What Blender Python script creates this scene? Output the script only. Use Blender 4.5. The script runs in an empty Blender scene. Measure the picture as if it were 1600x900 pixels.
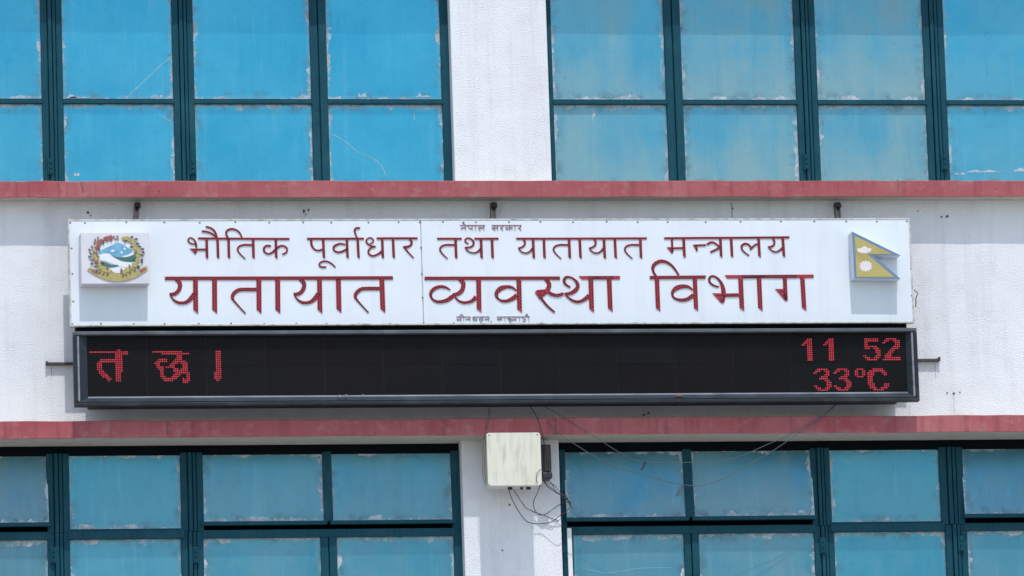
import bpy, bmesh, math, random
from mathutils import Vector
random.seed(7)
sc = bpy.context.scene
rad = math.radians

# ------------------------------------------------------------------ camera
PITCH, YAW, ROLL = rad(10.0), rad(9.6), rad(1.87)
FPX = 10160.0                      # focal length in photo pixels (photo is 1600 wide)
PPM = 285.0                        # photo pixels per metre on the facade
DIST = FPX / PPM
TARGET = Vector((0.0, -0.2, 1.6 + DIST * math.sin(PITCH)))
FWD = Vector((math.sin(YAW) * math.cos(PITCH), math.cos(YAW) * math.cos(PITCH), math.sin(PITCH)))
_R = FWD.cross(Vector((0, 0, 1))).normalized()
_U = _R.cross(FWD)
RIGHT = _R * math.cos(ROLL) - _U * math.sin(ROLL)
UP = _R * math.sin(ROLL) + _U * math.cos(ROLL)
CAM = TARGET - FWD * DIST
cam = bpy.data.objects.new('camera', bpy.data.cameras.new('camera'))
sc.collection.objects.link(cam)
from mathutils import Matrix
m = Matrix((RIGHT, UP, -FWD)).transposed().to_4x4()
m.translation = CAM
cam.matrix_world = m
cam.data.sensor_width = 36
cam.data.lens = 36 * FPX / 1600
cam.data.clip_end = 2000
sc.camera = cam

# ------------------------------------------------------------------ sky, sun, exposure
SUNV = Vector((0.055, -1.0, 1.9)).normalized()
elev = math.asin(SUNV.z)
w = bpy.data.worlds.new('World'); sc.world = w; w.use_nodes = True
nt = w.node_tree
bg = nt.nodes['Background']
sky = nt.nodes.new('ShaderNodeTexSky')
sky.sky_type = 'NISHITA'; sky.sun_disc = False
sky.sun_elevation = elev
sky.sun_rotation = math.atan2(SUNV.x, SUNV.y)
sky.dust_density = 1.0; sky.air_density = 1.25
nt.links.new(sky.outputs[0], bg.inputs[0])
bg.inputs[1].default_value = 0.15
sun = bpy.data.objects.new('sun', bpy.data.lights.new('sun', 'SUN'))
sc.collection.objects.link(sun)
sun.data.energy = 2.0; sun.data.angle = rad(0.53); sun.data.color = (1.0, 0.97, 0.93)
sun.rotation_euler = SUNV.to_track_quat('Z', 'Y').to_euler()
sun.location = (0, -10, 30)
vs = sc.view_settings
vs.view_transform = 'Standard'; vs.look = 'None'; vs.exposure = 0.41; vs.gamma = 1.0
vs.use_curve_mapping = False

# ------------------------------------------------------------------ helpers
def at(px, py, d):
    """point of the facade seen at photo position px, py, on the plane d metres in front of the wall"""
    ray = FWD * FPX + RIGHT * (px - 800) + UP * (450 - py)
    t = (-d - CAM.y) / ray.y
    return CAM + ray * t
def fx(px, py, d): return at(px, py, d).x
def fz(py, d, px=800): return at(px, py, d).z

WORLD = {}
COL = sc.collection
def tag(o, label=None, cat=None, group=None, kind=None):
    if label: o['label'] = label
    if cat: o['category'] = cat
    if group: o['group'] = group
    if kind: o['kind'] = kind
    return o
def empty(name, loc, parent=None, label=None, cat=None, group=None):
    o = bpy.data.objects.new(name, None); COL.objects.link(o)
    o.empty_display_size = 0.1
    loc = Vector(loc); WORLD[o.name] = loc
    if parent: o.parent = parent; o.location = loc - WORLD[parent.name]
    else: o.location = loc
    return tag(o, label, cat, group)
def mk(name, bm, mat, parent=None, origin=None, smooth=False):
    if origin is None:
        lo = Vector((1e9,) * 3); hi = Vector((-1e9,) * 3)
        for v in bm.verts:
            for i in range(3):
                lo[i] = min(lo[i], v.co[i]); hi[i] = max(hi[i], v.co[i])
        origin = (lo + hi) / 2
    origin = Vector(origin)
    for v in bm.verts: v.co -= origin
    me = bpy.data.meshes.new(name)
    bm.to_mesh(me); bm.free()
    me.materials.append(mat)
    if smooth:
        for p in me.polygons: p.use_smooth = True
    return link(name, me, origin, parent)
def link(name, me, origin, parent=None):
    o = bpy.data.objects.new(name, me); COL.objects.link(o)
    WORLD[o.name] = Vector(origin)
    if parent: o.parent = parent; o.location = Vector(origin) - WORLD[parent.name]
    else: o.location = origin
    return o
def addbox(bm, x0, x1, z0, z1, d0, d1, bev=0.0, seg=1):
    """box between facade depths d0 (back) and d1 (front)"""
    if x1 < x0: x0, x1 = x1, x0
    if z1 < z0: z0, z1 = z1, z0
    if d1 < d0: d0, d1 = d1, d0
    c = [(x, -d, z) for x in (x0, x1) for d in (d1, d0) for z in (z0, z1)]
    v = [bm.verts.new(p) for p in c]
    fs = [(0, 1, 3, 2), (4, 6, 7, 5), (0, 4, 5, 1), (2, 3, 7, 6), (0, 2, 6, 4), (1, 5, 7, 3)]
    f = [bm.faces.new([v[i] for i in q]) for q in fs]
    if bev > 0:
        es = set(e for q in f for e in q.edges)
        bmesh.ops.bevel(bm, geom=list(es), offset=bev, segments=seg, affect='EDGES', profile=0.5)
    return v
def box(name, x0, x1, z0, z1, d0, d1, mat, parent, bev=0.003, seg=1):
    bm = bmesh.new(); addbox(bm, x0, x1, z0, z1, d0, d1, bev, seg)
    bmesh.ops.recalc_face_normals(bm, faces=bm.faces)
    return mk(name, bm, mat, parent)
def addprism(bm, pts, d0, d1):
    """pts: list of (x,z); extruded from depth d0 to the front depth d1"""
    a = sum(p[0] * q[1] - q[0] * p[1] for p, q in zip(pts, pts[1:] + pts[:1]))
    if a < 0: pts = pts[::-1]
    fr = [bm.verts.new((x, -d1, z)) for x, z in pts]
    bk = [bm.verts.new((x, -d0, z)) for x, z in pts]
    bm.faces.new(fr)
    bm.faces.new(bk[::-1])
    n = len(pts)
    for i in range(n):
        j = (i + 1) % n
        bm.faces.new((fr[i], bk[i], bk[j], fr[j]))
def prism(name, pts, d0, d1, mat, parent):
    bm = bmesh.new(); addprism(bm, pts, d0, d1)
    bmesh.ops.recalc_face_normals(bm, faces=bm.faces)
    return mk(name, bm, mat, parent)
def catmull(P, n=6):
    if len(P) < 3: 
        return [tuple(P[0][k] + (P[1][k] - P[0][k]) * t for k in range(len(P[0]))) for t in (0, .25, .5, .75, 1)]
    out = []
    Q = [P[0]] + list(P) + [P[-1]]
    for i in range(1, len(Q) - 2):
        p0, p1, p2, p3 = Q[i - 1:i + 3]
        for s in range(n):
            t = s / n
            out.append(tuple(0.5 * (2 * b + (c - a) * t + (2 * a - 5 * b + 4 * c - d) * t * t + (3 * b - a - 3 * c + d) * t ** 3)
                             for a, b, c, d in zip(p0, p1, p2, p3)))
    out.append(tuple(P[-1]))
    return out
def addtube(bm, pts, r, sides=5):
    pts = [Vector(p) for p in pts]
    rings = []
    for i, p in enumerate(pts):
        t = (pts[min(i + 1, len(pts) - 1)] - pts[max(i - 1, 0)]).normalized()
        a = t.cross(Vector((0, 1, 0.01)))
        if a.length < 1e-3: a = t.cross(Vector((1, 0, 0)))
        a.normalize(); b = t.cross(a)
        rings.append([bm.verts.new(p + (a * math.cos(2 * math.pi * k / sides) + b * math.sin(2 * math.pi * k / sides)) * r) for k in range(sides)])
    for q, s in zip(rings, rings[1:]):
        for k in range(sides):
            bm.faces.new((q[k], q[(k + 1) % sides], s[(k + 1) % sides], s[k]))
    bm.faces.new(rings[0][::-1]); bm.faces.new(rings[-1])

# ------------------------------------------------------------------ materials
def srgb(r, g, b):
    f = lambda c: ((c / 255 + 0.055) / 1.055) ** 2.4 if c > 10 else c / 255 / 12.92
    return (f(r), f(g), f(b), 1)
class NT:
    def __init__(s, name):
        s.m = bpy.data.materials.new(name); s.m.use_nodes = True
        s.t = s.m.node_tree; s.b = s.t.nodes['Principled BSDF']
    def n(s, typ, **kw):
        nd = s.t.nodes.new(typ)
        for k, v in kw.items():
            if k.startswith('i_'):
                key = k[2:]; key = int(key) if key.isdigit() else key.replace('_', ' ')
                s.put(nd.inputs[key], v)
            else: setattr(nd, k, v)
        return nd
    def put(s, inp, v):
        if hasattr(v, 'is_linked') or hasattr(v, 'links'): s.t.links.new(v, inp)
        else: inp.default_value = v
    def set(s, name, v): s.put(s.b.inputs[name], v)
    def noise(s, vec, scale, detail=4, rough=0.55, dist=0.0):
        nd = s.n('ShaderNodeTexNoise'); nd.inputs['Scale'].default_value = scale
        nd.inputs['Detail'].default_value = detail; nd.inputs['Roughness'].default_value = rough
        nd.inputs['Distortion'].default_value = dist
        s.t.links.new(vec, nd.inputs['Vector']); return nd.outputs['Fac']
    def mapr(s, v, a, b, c=0.0, d=1.0, smooth=False):
        nd = s.n('ShaderNodeMapRange')
        if smooth: nd.interpolation_type = 'SMOOTHSTEP'
        for i, x in enumerate((v, a, b, c, d)): s.put(nd.inputs[i], x)
        return nd.outputs[0]
    def math(s, op, a, b=0.0):
        nd = s.n('ShaderNodeMath', operation=op); s.put(nd.inputs[0], a); s.put(nd.inputs[1], b); return nd.outputs[0]
    def mix(s, f, a, b):
        nd = s.n('ShaderNodeMix', data_type='RGBA')
        s.put(nd.inputs[0], f); s.put(nd.inputs[6], a); s.put(nd.inputs[7], b); return nd.outputs[2]
    def pos(s, sx=1, sy=1, sz=1):
        g = s.n('ShaderNodeNewGeometry')
        mp = s.n('ShaderNodeMapping'); mp.inputs['Scale'].default_value = (sx, sy, sz)
        s.t.links.new(g.outputs['Position'], mp.inputs['Vector']); return mp.outputs[0]
    def bump(s, h, strength, dist):
        nd = s.n('ShaderNodeBump'); nd.inputs['Strength'].default_value = strength; nd.inputs['Distance'].default_value = dist
        s.t.links.new(h, nd.inputs['Height']); s.t.links.new(nd.outputs[0], s.b.inputs['Normal'])

def stucco(name, col, dirt):
    N = NT(name); p = N.pos()
    big = N.noise(p, 1.1, 6, 0.62); mid = N.noise(p, 7, 5, 0.6)
    st = N.noise(N.pos(11, 11, 0.7), 1.0, 6, 0.65)
    c = N.mix(N.mapr(st, 0.5, 0.72, 0, 0.55), col, dirt)
    c = N.mix(N.mapr(big, 0.48, 0.75, 0, 0.4), c, dirt)
    c = N.mix(N.mapr(mid, 0.58, 0.75, 0, 0.25), c, (0.60, 0.58, 0.58, 1))
    c = N.mix(N.mapr(N.noise(p, 35, 2), 0.72, 0.77, 0, 0.35), c, srgb(120, 118, 120))
    N.set('Base Color', c); N.set('Roughness', 0.9)
    g = N.noise(N.pos(1, 1, 1.4), 115, 3, 0.6); g2 = N.noise(p, 230, 2)
    amp = N.mapr(mid, 0.3, 0.7, 0.55, 1.15)
    h = N.math('MULTIPLY', N.math('ADD', N.mapr(g, 0.32, 0.7), N.math('MULTIPLY', g2, 0.35)), amp)
    N.bump(h, 0.62, 0.0060)
    return N.m
def painted(name, col, dark, light, streak=(7, 7, 1.5), rough=0.75, bump=0.002, spec=0.4):
    N = NT(name); p = N.pos(); N.set('Specular IOR Level', spec)
    st = N.noise(N.pos(*streak), 3.0, 5, 0.62)
    bl = N.noise(p, 6, 5, 0.6)
    c = N.mix(N.mapr(st, 0.48, 0.72, 0, 0.75), col, dark)
    c = N.mix(N.mapr(bl, 0.52, 0.75, 0, 0.6), c, light)
    N.set('Base Color', c); N.set('Roughness', rough)
    N.bump(N.noise(p, 55, 5), 0.5, bump)
    return N.m
def plain(name, col, rough=0.6, var=0.25, scale=12, metal=0.0, dark=None, emit=None, estr=0.0, spec=0.5):
    N = NT(name); p = N.pos(); N.set('Specular IOR Level', spec)
    d = dark or tuple(c * 0.55 for c in col[:3]) + (1,)
    c = N.mix(N.mapr(N.noise(p, scale, 5), 0.45, 0.75, 0, min(1, var * 2.2)), col, d)
    N.set('Base Color', c); N.set('Roughness', rough); N.set('Metallic', metal)
    if emit:
        N.set('Emission Color', emit); N.set('Emission Strength', estr)
    return N.m

M = {}
M['stucco'] = stucco('white_stucco', (0.81, 0.81, 0.83, 1), (0.62, 0.61, 0.62, 1))
def band_mat():
    N = NT('red_band_paint'); p = N.pos()
    st = N.noise(N.pos(22, 22, 1.2), 1.0, 6, 0.65); bl = N.noise(p, 2.6, 6, 0.65); b2 = N.noise(p, 17, 5, 0.65)
    c = N.mix(N.mapr(bl, 0.35, 0.68), (0.33, 0.072, 0.080, 1), (0.39, 0.125, 0.125, 1))
    c = N.mix(N.mapr(st, 0.5, 0.72, 0, 0.75), c, (0.22, 0.052, 0.062, 1))
    c = N.mix(N.mapr(b2, 0.54, 0.72, 0, 0.6), c, (0.40, 0.20, 0.195, 1))
    c = N.mix(N.mapr(N.noise(p, 42, 3), 0.68, 0.74, 0, 0.7), c, (0.17, 0.06, 0.065, 1))
    c = N.mix(N.mapr(N.noise(N.pos(1, 1, 2.5), 30, 4, 0.7), 0.70, 0.74, 0, 0.6), c, (0.42, 0.36, 0.33, 1))
    N.set('Base Color', c); N.set('Roughness', 0.85); N.set('Specular IOR Level', 0.3)
    N.bump(N.math('ADD', N.noise(p, 55, 5), N.math('MULTIPLY', bl, 1.5)), 0.6, 0.003)
    return N.m
M['band'] = band_mat()
M['concrete'] = painted('bare_concrete', (0.52, 0.465, 0.38, 1), (0.36, 0.32, 0.26, 1), (0.60, 0.56, 0.48, 1), rough=0.9)
M['frame'] = painted('teal_frame_paint', (0.006, 0.062, 0.088, 1), (0.003, 0.03, 0.045, 1), (0.018, 0.090, 0.115, 1), streak=(40, 40, 3), rough=0.55, bump=0.0015, spec=0.15)
M['recess'] = plain('recess_shade', (0.005, 0.008, 0.010, 1), 0.9, spec=0.05)  # near-black that stands in for shade in gaps and window heads
M['putty'] = plain('pale_putty', (0.42, 0.47, 0.5, 1), 0.8)
M['signwhite'] = NT('sign_white_sheet').m
def sheet():
    N = NT('sign_sheet'); p = N.pos()
    st = N.noise(N.pos(14, 14, 0.8), 1.2, 5, 0.6)
    c = N.mix(N.mapr(st, 0.52, 0.8, 0, 0.35), (0.70, 0.745, 0.78, 1), (0.52, 0.55, 0.60, 1))
    c = N.mix(N.mapr(N.noise(p, 2.2, 5), 0.48, 0.75, 0, 0.4), c, (0.60, 0.62, 0.67, 1))
    N.set('Base Color', c); N.set('Roughness', 0.55)
    N.bump(N.noise(p, 2.0, 3), 0.25, 0.03)
    return N.m
M['signwhite'] = sheet()
M['trim'] = plain('sign_trim_metal', (0.55, 0.54, 0.50, 1), 0.5, 0.5, 25, dark=(0.25, 0.2, 0.15, 1))
M['rivet'] = plain('rivet_steel', (0.16, 0.15, 0.14, 1), 0.5)
M['letter'] = plain('red_letter_enamel', (0.34, 0.016, 0.028, 1), 0.5, 0.25, 30)
M['lamp'] = plain('dark_red_bulb', (0.014, 0.003, 0.005, 1), 0.25, 0.1)
M['ink_red'] = plain('thin_red_ink', (0.28, 0.10, 0.12, 1), 0.7)
M['ink_grey'] = plain('faded_grey_ink', (0.28, 0.18, 0.22, 1), 0.7)
M['steel'] = plain('dark_bracket_steel', (0.05, 0.05, 0.055, 1), 0.6, 0.4, 40, dark=(0.03, 0.02, 0.015, 1))
M['casing'] = painted('display_casing', (0.022, 0.026, 0.031, 1), (0.008, 0.009, 0.011, 1), (0.065, 0.07, 0.08, 1), streak=(3, 3, 10), rough=0.5, bump=0.001, spec=0.2)
M['bezel'] = painted('display_bezel', (0.026, 0.036, 0.048, 1), (0.012, 0.015, 0.02, 1), (0.06, 0.07, 0.085, 1), streak=(2, 2, 12), rough=0.5, bump=0.001, spec=0.2)
M['bead'] = painted('display_bead', (0.24, 0.26, 0.30, 1), (0.09, 0.10, 0.12, 1), (0.40, 0.41, 0.44, 1), streak=(2, 2, 12), rough=0.4, bump=0.001)
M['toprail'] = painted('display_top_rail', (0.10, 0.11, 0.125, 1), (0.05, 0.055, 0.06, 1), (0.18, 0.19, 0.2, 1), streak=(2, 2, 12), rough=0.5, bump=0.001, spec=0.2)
M['screen'] = plain('screen_black', (0.007, 0.008, 0.010, 1), 0.6, 0.2, 5, spec=0.1)
M['led_off'] = plain('unlit_led', (0.019, 0.012, 0.009, 1), 0.4, 0.9, 2.2, dark=(0.005, 0.006, 0.008, 1), spec=0.15)
M['led_on'] = plain('lit_red_led', (0.15, 0.01, 0.015, 1), 0.4, 0.1, emit=(1.0, 0.045, 0.078, 1), estr=0.37)
M['cream'] = painted('cream_box_plastic', (0.67, 0.65, 0.53, 1), (0.42, 0.39, 0.30, 1), (0.72, 0.71, 0.64, 1), streak=(16, 16, 2.2), rough=0.5, bump=0.0006)
M['greybox'] = plain('grey_box_body', (0.36, 0.35, 0.34, 1), 0.6, 0.4, 20)
M['black'] = plain('black_plastic', (0.02, 0.02, 0.024, 1), 0.5)
M['brown'] = plain('brown_grille', (0.10, 0.085, 0.07, 1), 0.6, 0.4, 50)
M['cable_black'] = plain('cable_black', (0.02, 0.021, 0.025, 1), 0.6)
M['cable_grey'] = plain('cable_grey', (0.075, 0.085, 0.105, 1), 0.6)
M['cable_tan'] = plain('cable_tan', (0.17, 0.10, 0.09, 1), 0.7)
M['plaque'] = plain('plaque_white', (0.66, 0.64, 0.68, 1), 0.5, 0.15, 6)
M['gold'] = plain('emblem_gold', (0.42, 0.34, 0.13, 1), 0.6, 0.3, 60)
M['pink'] = plain('emblem_flower_red', (0.32, 0.10, 0.08, 1), 0.6, 0.4, 60)
M['leaf'] = plain('emblem_leaf', (0.10, 0.11, 0.075, 1), 0.6, 0.3, 60)
M['blue'] = plain('emblem_blue', (0.12, 0.33, 0.50, 1), 0.5, 0.6, 25, dark=(0.25, 0.5, 0.64, 1))
M['green'] = plain('emblem_green', (0.045, 0.15, 0.13, 1), 0.6, 0.3, 40)
M['snow'] = plain('emblem_white', (0.74, 0.74, 0.76, 1), 0.6, 0.1)
M['flagblue'] = plain('flag_border_blue', (0.13, 0.22, 0.33, 1), 0.5, 0.2)
M['flaggold'] = plain('flag_field_gold', (0.45, 0.365, 0.12, 1), 0.6, 0.2, 10)
M['flagwhite'] = plain('flag_moon_white', (0.74, 0.68, 0.66, 1), 0.6, 0.15)
M['flagside'] = plain('flag_side_metal', (0.66, 0.70, 0.76, 1), 0.45, 0.2)
M['stain'] = plain('rust_mark', (0.10, 0.095, 0.09, 1), 0.9, 0.4, 60)
M['ground'] = painted('paving', (0.36, 0.345, 0.32, 1), (0.29, 0.28, 0.26, 1), (0.42, 0.41, 0.39, 1), streak=(1, 1, 1), rough=0.95)

def pane_mat():
    N = NT('blue_film_glass')
    ua = N.n('ShaderNodeUVMap', uv_map='ea'); ub = N.n('ShaderNodeUVMap', uv_map='eb')
    sa = N.n('ShaderNodeSeparateXYZ', i_0=ua.outputs[0]); sb = N.n('ShaderNodeSeparateXYZ', i_0=ub.outputs[0])
    ex = N.math('MINIMUM', sa.outputs[0], sb.outputs[0]); ez = N.math('MINIMUM', sa.outputs[1], sb.outputs[1])
    oi = N.n('ShaderNodeObjectInfo')
    oc = N.n('ShaderNodeSeparateColor', i_0=oi.outputs['Color'])
    dust_haze, deep = oc.outputs[0], oc.outputs[1]
    # rounded corners of the clear area
    rr = 0.03
    cx = N.math('MAXIMUM', N.math('SUBTRACT', rr, ex), 0.0); cz = N.math('MAXIMUM', N.math('SUBTRACT', rr, ez), 0.0)
    ed0 = N.math('SUBTRACT', rr, N.math('SQRT', N.math('ADD', N.math('MULTIPLY', cx, cx), N.math('MULTIPLY', cz, cz))))
    ed = N.math('MINIMUM', N.math('MINIMUM', ex, ez), ed0)
    ed = N.math('MAXIMUM', ed, N.math('MULTIPLY', N.math('GREATER_THAN', ed0, rr - 0.0001), N.math('MINIMUM', ex, ez)))
    p = N.pos()
    cloud = N.noise(p, 2.6, 6, 0.62); fleck = N.noise(p, 19, 6, 0.7)
    streak = N.noise(N.pos(26, 26, 1.6), 1.0, 6, 0.68); wide = N.noise(N.pos(6, 6, 1.0), 1.0, 4, 0.6)
    blue = N.mix(deep, (0.030, 0.305, 0.47, 1), (0.036, 0.165, 0.235, 1))
    blue = N.mix(N.mapr(cloud, 0.32, 0.68), blue, N.mix(deep, (0.050, 0.36, 0.52, 1), (0.062, 0.215, 0.285, 1)))
    grey = N.mix(deep, (0.215, 0.385, 0.42, 1), (0.15, 0.24, 0.27, 1))
    mask = N.math('ADD', N.math('MULTIPLY', cloud, 0.55), N.math('MULTIPLY', wide, 0.55))
    low = N.mapr(sa.outputs[1], 0.0, 0.30, 0.14, -0.05)
    da = N.math('MULTIPLY', dust_haze, N.mapr(N.math('ADD', mask, low), 0.40, 0.66, 0.3, 1.0))  # greys the tint: real dust, plus reflected haze painted on upper right panes
    c = N.mix(da, blue, grey)
    c = N.mix(N.mapr(streak, 0.54, 0.78, 0, 0.20), c, N.mix(deep, (0.03, 0.20, 0.31, 1), (0.03, 0.11, 0.16, 1)))
    c = N.mix(N.mapr(streak, 0.44, 0.26, 0, 0.22), c, (0.22, 0.44, 0.52, 1))
    c = N.mix(N.mapr(fleck, 0.60, 0.72, 0, 0.35), c, (0.045, 0.16, 0.23, 1))
    # worn film along the edges: pale putty showing through, and dark dirt
    n1 = N.noise(p, 30, 5, 0.7); n2 = N.noise(p, 8, 4, 0.65); n3 = N.noise(p, 15, 6, 0.72)
    wid = N.math('ADD', N.mapr(n1, 0.35, 0.72, -0.002, 0.013), N.mapr(n2, 0.47, 0.66, 0.0, 0.030))
    peel = N.mapr(N.math('SUBTRACT', wid, ed), -0.0015, 0.002)
    rim = N.math('MULTIPLY', N.mapr(ed, 0.0, 0.035, 0.75, 0.0, True), N.mapr(n3, 0.32, 0.6))
    dirt = N.math('MULTIPLY', N.mapr(ed, 0.006, 0.075, 1, 0, True), N.mapr(n3, 0.48, 0.62, 0, 0.7))
    c = N.mix(rim, c, N.mix(deep, (0.25, 0.42, 0.48, 1), (0.17, 0.29, 0.34, 1)))
    c = N.mix(dirt, c, N.mix(deep, (0.09, 0.17, 0.22, 1), (0.045, 0.09, 0.12, 1)))
    pc = N.mix(N.mapr(fleck, 0.4, 0.6), (0.25, 0.33, 0.38, 1), (0.56, 0.60, 0.64, 1))
    c = N.mix(N.math('MULTIPLY', peel, N.mapr(n1, 0.3, 0.6, 0.35, 0.9)), c, pc)
    c = N.mix(N.mapr(N.noise(p, 60, 2), 0.745, 0.77, 0, 0.7), c, (0.04, 0.11, 0.16, 1))
    N.set('Base Color', c)
    N.set('Metallic', N.math('MULTIPLY', N.math('SUBTRACT', 1.0, N.math('MAXIMUM', peel, N.math('MULTIPLY', rim, 0.7))), N.mapr(N.math('ADD', da, N.math('MULTIPLY', deep, 0.3)), 0, 1, 0.78, 0.5)))
    N.set('Roughness', N.mapr(N.math('ADD', da, N.math('MULTIPLY', fleck, 0.5)), 0, 1.2, 0.2, 0.5))
    N.bump(N.noise(p, 1.6, 2), 0.15, 0.01)
    return N.m
M['pane'] = pane_mat()

# ------------------------------------------------------------------ ground
bm = bmesh.new()
for v in ((-400, -400, 0), (400, -400, 0), (400, 400, 0), (-400, 400, 0)): bm.verts.new(v)
bm.faces.new(bm.verts)
tag(mk('ground', bm, M['ground'], None, (0, 0, 0)), kind='structure')

# ------------------------------------------------------------------ building
DU, DL, DT = 0.129, 0.220, 0.16        # how far the upper, lower and topmost ledges stand out
DW = -0.08                             # window frames are set back
XL, XR = -5.2, 5.4
bld = empty('office_building', (0, 0, 0), label='white stucco office building facade with blue windows and dusty red ledges', cat='building')
zU1, zU0 = fz(282.3, DU), fz(307.6, DU)
zL1, zL0 = fz(653.2, DL), fz(679.5, DL)
zT0 = fz(-100, DT); zT1 = zT0 + 0.1
uz0 = zU1 - 0.03                        # sill line of the upper windows
lz1 = zL0                               # head of the lower windows
lz0 = lz1 - 1.45                        # sill of the lower windows
# wall pieces
box('wall', XL, XR, zL1 - 0.05, zU0 + 0.02, -0.30, 0.0, M['stucco'], bld, 0)
uc0, uc1 = fx(707, 150, 0), fx(858, 150, 0)
lc0, lc1 = fx(724, 800, 0), fx(876.5, 800, 0)
box('column', uc0, uc1, zU1 - 0.02, zT0 + 0.02, -0.30, 0.0, M['stucco'], bld, 0.006, 2)
box('column', lc0, lc1, lz0, zL0 + 0.02, -0.30, 0.0, M['stucco'], bld, 0.006, 2)
for x0, x1 in ((XL, XL + 0.5), (XR - 0.5, XR)):
    box('column', x0, x1, zU1 - 0.02, zT0 + 0.02, -0.30, 0.0, M['stucco'], bld, 0.006)
    box('column', x0, x1, lz0, zL0 + 0.02, -0.30, 0.0, M['stucco'], bld, 0.006)
box('wall', XL, XR, 0.0, lz0, -0.30, 0.001, M['stucco'], bld, 0)
box('wall', XL, XR, zT1 - 0.02, zT1 + 1.6, -0.30, 0.001, M['stucco'], bld, 0)
# ledges: concrete slab with a red painted fascia
def wavy_ledge(z0, z1, d):
    s = box('ledge', XL - 0.1, XR + 0.1, z0 + 0.003, z1 - 0.004, -0.30, d - 0.012, M['concrete'], bld, 0)
    bm = bmesh.new(); n = 90
    prev = None
    for i in range(n + 1):
        x = XL - 0.1 + (XR - XL + 0.2) * i / n
        a = random.gauss(0, 0.0012); b = random.gauss(0, 0.0012); c = random.gauss(0, 0.0008)
        ring = [bm.verts.new(q) for q in ((x, -(d + c), z0 + a), (x, -(d + c), z1 - 0.004 + b), (x, -(d + c) + 0.004, z1 + b), (x, -d + 0.012, z1 + b), (x, -d + 0.012, z0 + a))]
        if prev:
            for k in range(5):
                bm.faces.new((prev[k], prev[(k + 1) % 5], ring[(k + 1) % 5], ring[k]))
        else: bm.faces.new(ring)
        prev = ring
    bm.faces.new(prev[::-1])
    bmesh.ops.recalc_face_normals(bm, faces=bm.faces)
    mk('red_fascia', bm, M['band'], s)
wavy_ledge(zU0, zU1, DU); wavy_ledge(zL0, zL1, DL); wavy_ledge(zT0, zT1, DT)
def ledge_crack(pts, d, wd):
    P = catmull(pts, 4); q = [at(x, y, d) for x, y in P]
    L_ = [(p.x - wd / PPM * random.uniform(.2, .8), p.z) for p in q]; R2 = [(p.x + wd / PPM * random.uniform(.2, .8), p.z) for p in q]
    prism('paint_crack', L_ + R2[::-1], d - .004, d + .0018, M['stain'], bld)
M['stain'] = plain('rust_mark', (0.10, 0.08, 0.08, 1), 0.9, 0.4, 60)
ledge_crack([(127, 284), (127.5, 290), (129, 295), (130, 300)], DU, 1.2)
ledge_crack([(866, 655), (869, 660), (868, 668), (872, 677)], DL, .8)
ledge_crack([(262, 658), (261, 668), (262, 680)], DL, .7)
ledge_crack([(1402, 281), (1404, 290), (1403, 303)], DU, .6)
# anchor marks on the wall
def blot(px, py, r, d=0.0):
    p = at(px, py, d); pts = []
    for k in range(9):
        a = 2 * math.pi * k / 9; q = r / PPM * random.uniform(0.6, 1.25)
        pts.append((p.x + q * math.cos(a), p.z + q * math.sin(a)))
    prism('anchor_hole', pts, d - 0.02, d + 0.003, M['stain'], bld)
for px, py, r in ((137.5, 332, 2.2), (142, 337, 1.3), (475, 330, 2.6), (482, 328, 1.8), (478, 335, 1.3), (1480, 338, 2.6), (1471, 339, 1.6), (1144.5, 326, 1.7),
                  (1490, 615, 2.2), (1480, 614, 1.4), (1500, 613, 1.1), (796, 789, 1.5), (785, 860, 1.4), (1013, 645, 2.0), (1006, 648, 2.0), (1434, 330, 1.0)):
    blot(px, py, r)
# rust runs below two anchors, a thin conduit
for px, y0, y1, wd in ((1143, 317, 341, 3.2), (1490, 617, 648, 1.2), (1461, 568, 592, 2.0), (80, 574, 592, 1.6), (1421, 632, 652, 1.0)):
    a = at(px, y0, 0); b = at(px, y1, 0)
    pts = [(a.x - wd / PPM / 2, a.z), (a.x + wd / PPM / 2, a.z), (a.x + wd / PPM / 4, b.z), (a.x - wd / PPM / 4, b.z)]
    prism('stain_run', pts, -0.01, 0.0015, plain('rain_run', (0.50, 0.52, 0.58, 1), 0.9), bld)

# ------------------------------------------------------------------ windows
PANE_D = DW - 0.022
def pane(win, x0, x1, z0, z1, d, dust_haze, deep, tilt=0.0):
    """glass sheet, 6 mm thick; tilt pushes its bottom edge outward"""
    bm = bmesh.new()
    la, lb = bm.loops.layers.uv.new('ea'), bm.loops.layers.uv.new('eb')
    addbox(bm, x0, x1, z0, z1, d - 0.006, d)
    W, H = x1 - x0, z1 - z0
    for f in bm.faces:
        for l in f.loops:
            c = l.vert.co
            l[la].uv = (c.x - x0, c.z - z0); l[lb].uv = (x1 - c.x, z1 - c.z)
    bmesh.ops.recalc_face_normals(bm, faces=bm.faces)
    for v in bm.verts: v.co.y -= tilt * (z1 - v.co.z) / H
    o = mk('pane', bm, M['pane'], win)
    o.color = (dust_haze, deep, random.random(), 1)
    return o
def mullion(win, x0, x1, z0, z1, kind, d=DW, name='mullion'):
    bm = bmesh.new(); w = x1 - x0
    if kind == 'wide':       # two sash stiles with a post between, open grooves
        cuts = [(0, .30, 0.0), (.33, .50, .012), (.54, .68, .006), (.71, 1.0, 0.0)]
    elif kind == 'pair':
        cuts = [(0, .46, 0.0), (.52, 1.0, 0.004)]
    else:
        cuts = [(0, 1, 0.0)]
    addbox(bm, x0 + w * .02, x1 - w * .02, z0, z1, d - 0.07, d - 0.016)
    for a, b, e in cuts:
        addbox(bm, x0 + w * a, x0 + w * b, z0, z1, d - 0.05, d + e, 0.0025)
    bmesh.ops.recalc_face_normals(bm, faces=bm.faces)
    return mk(name, bm, M['frame'], win)
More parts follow.
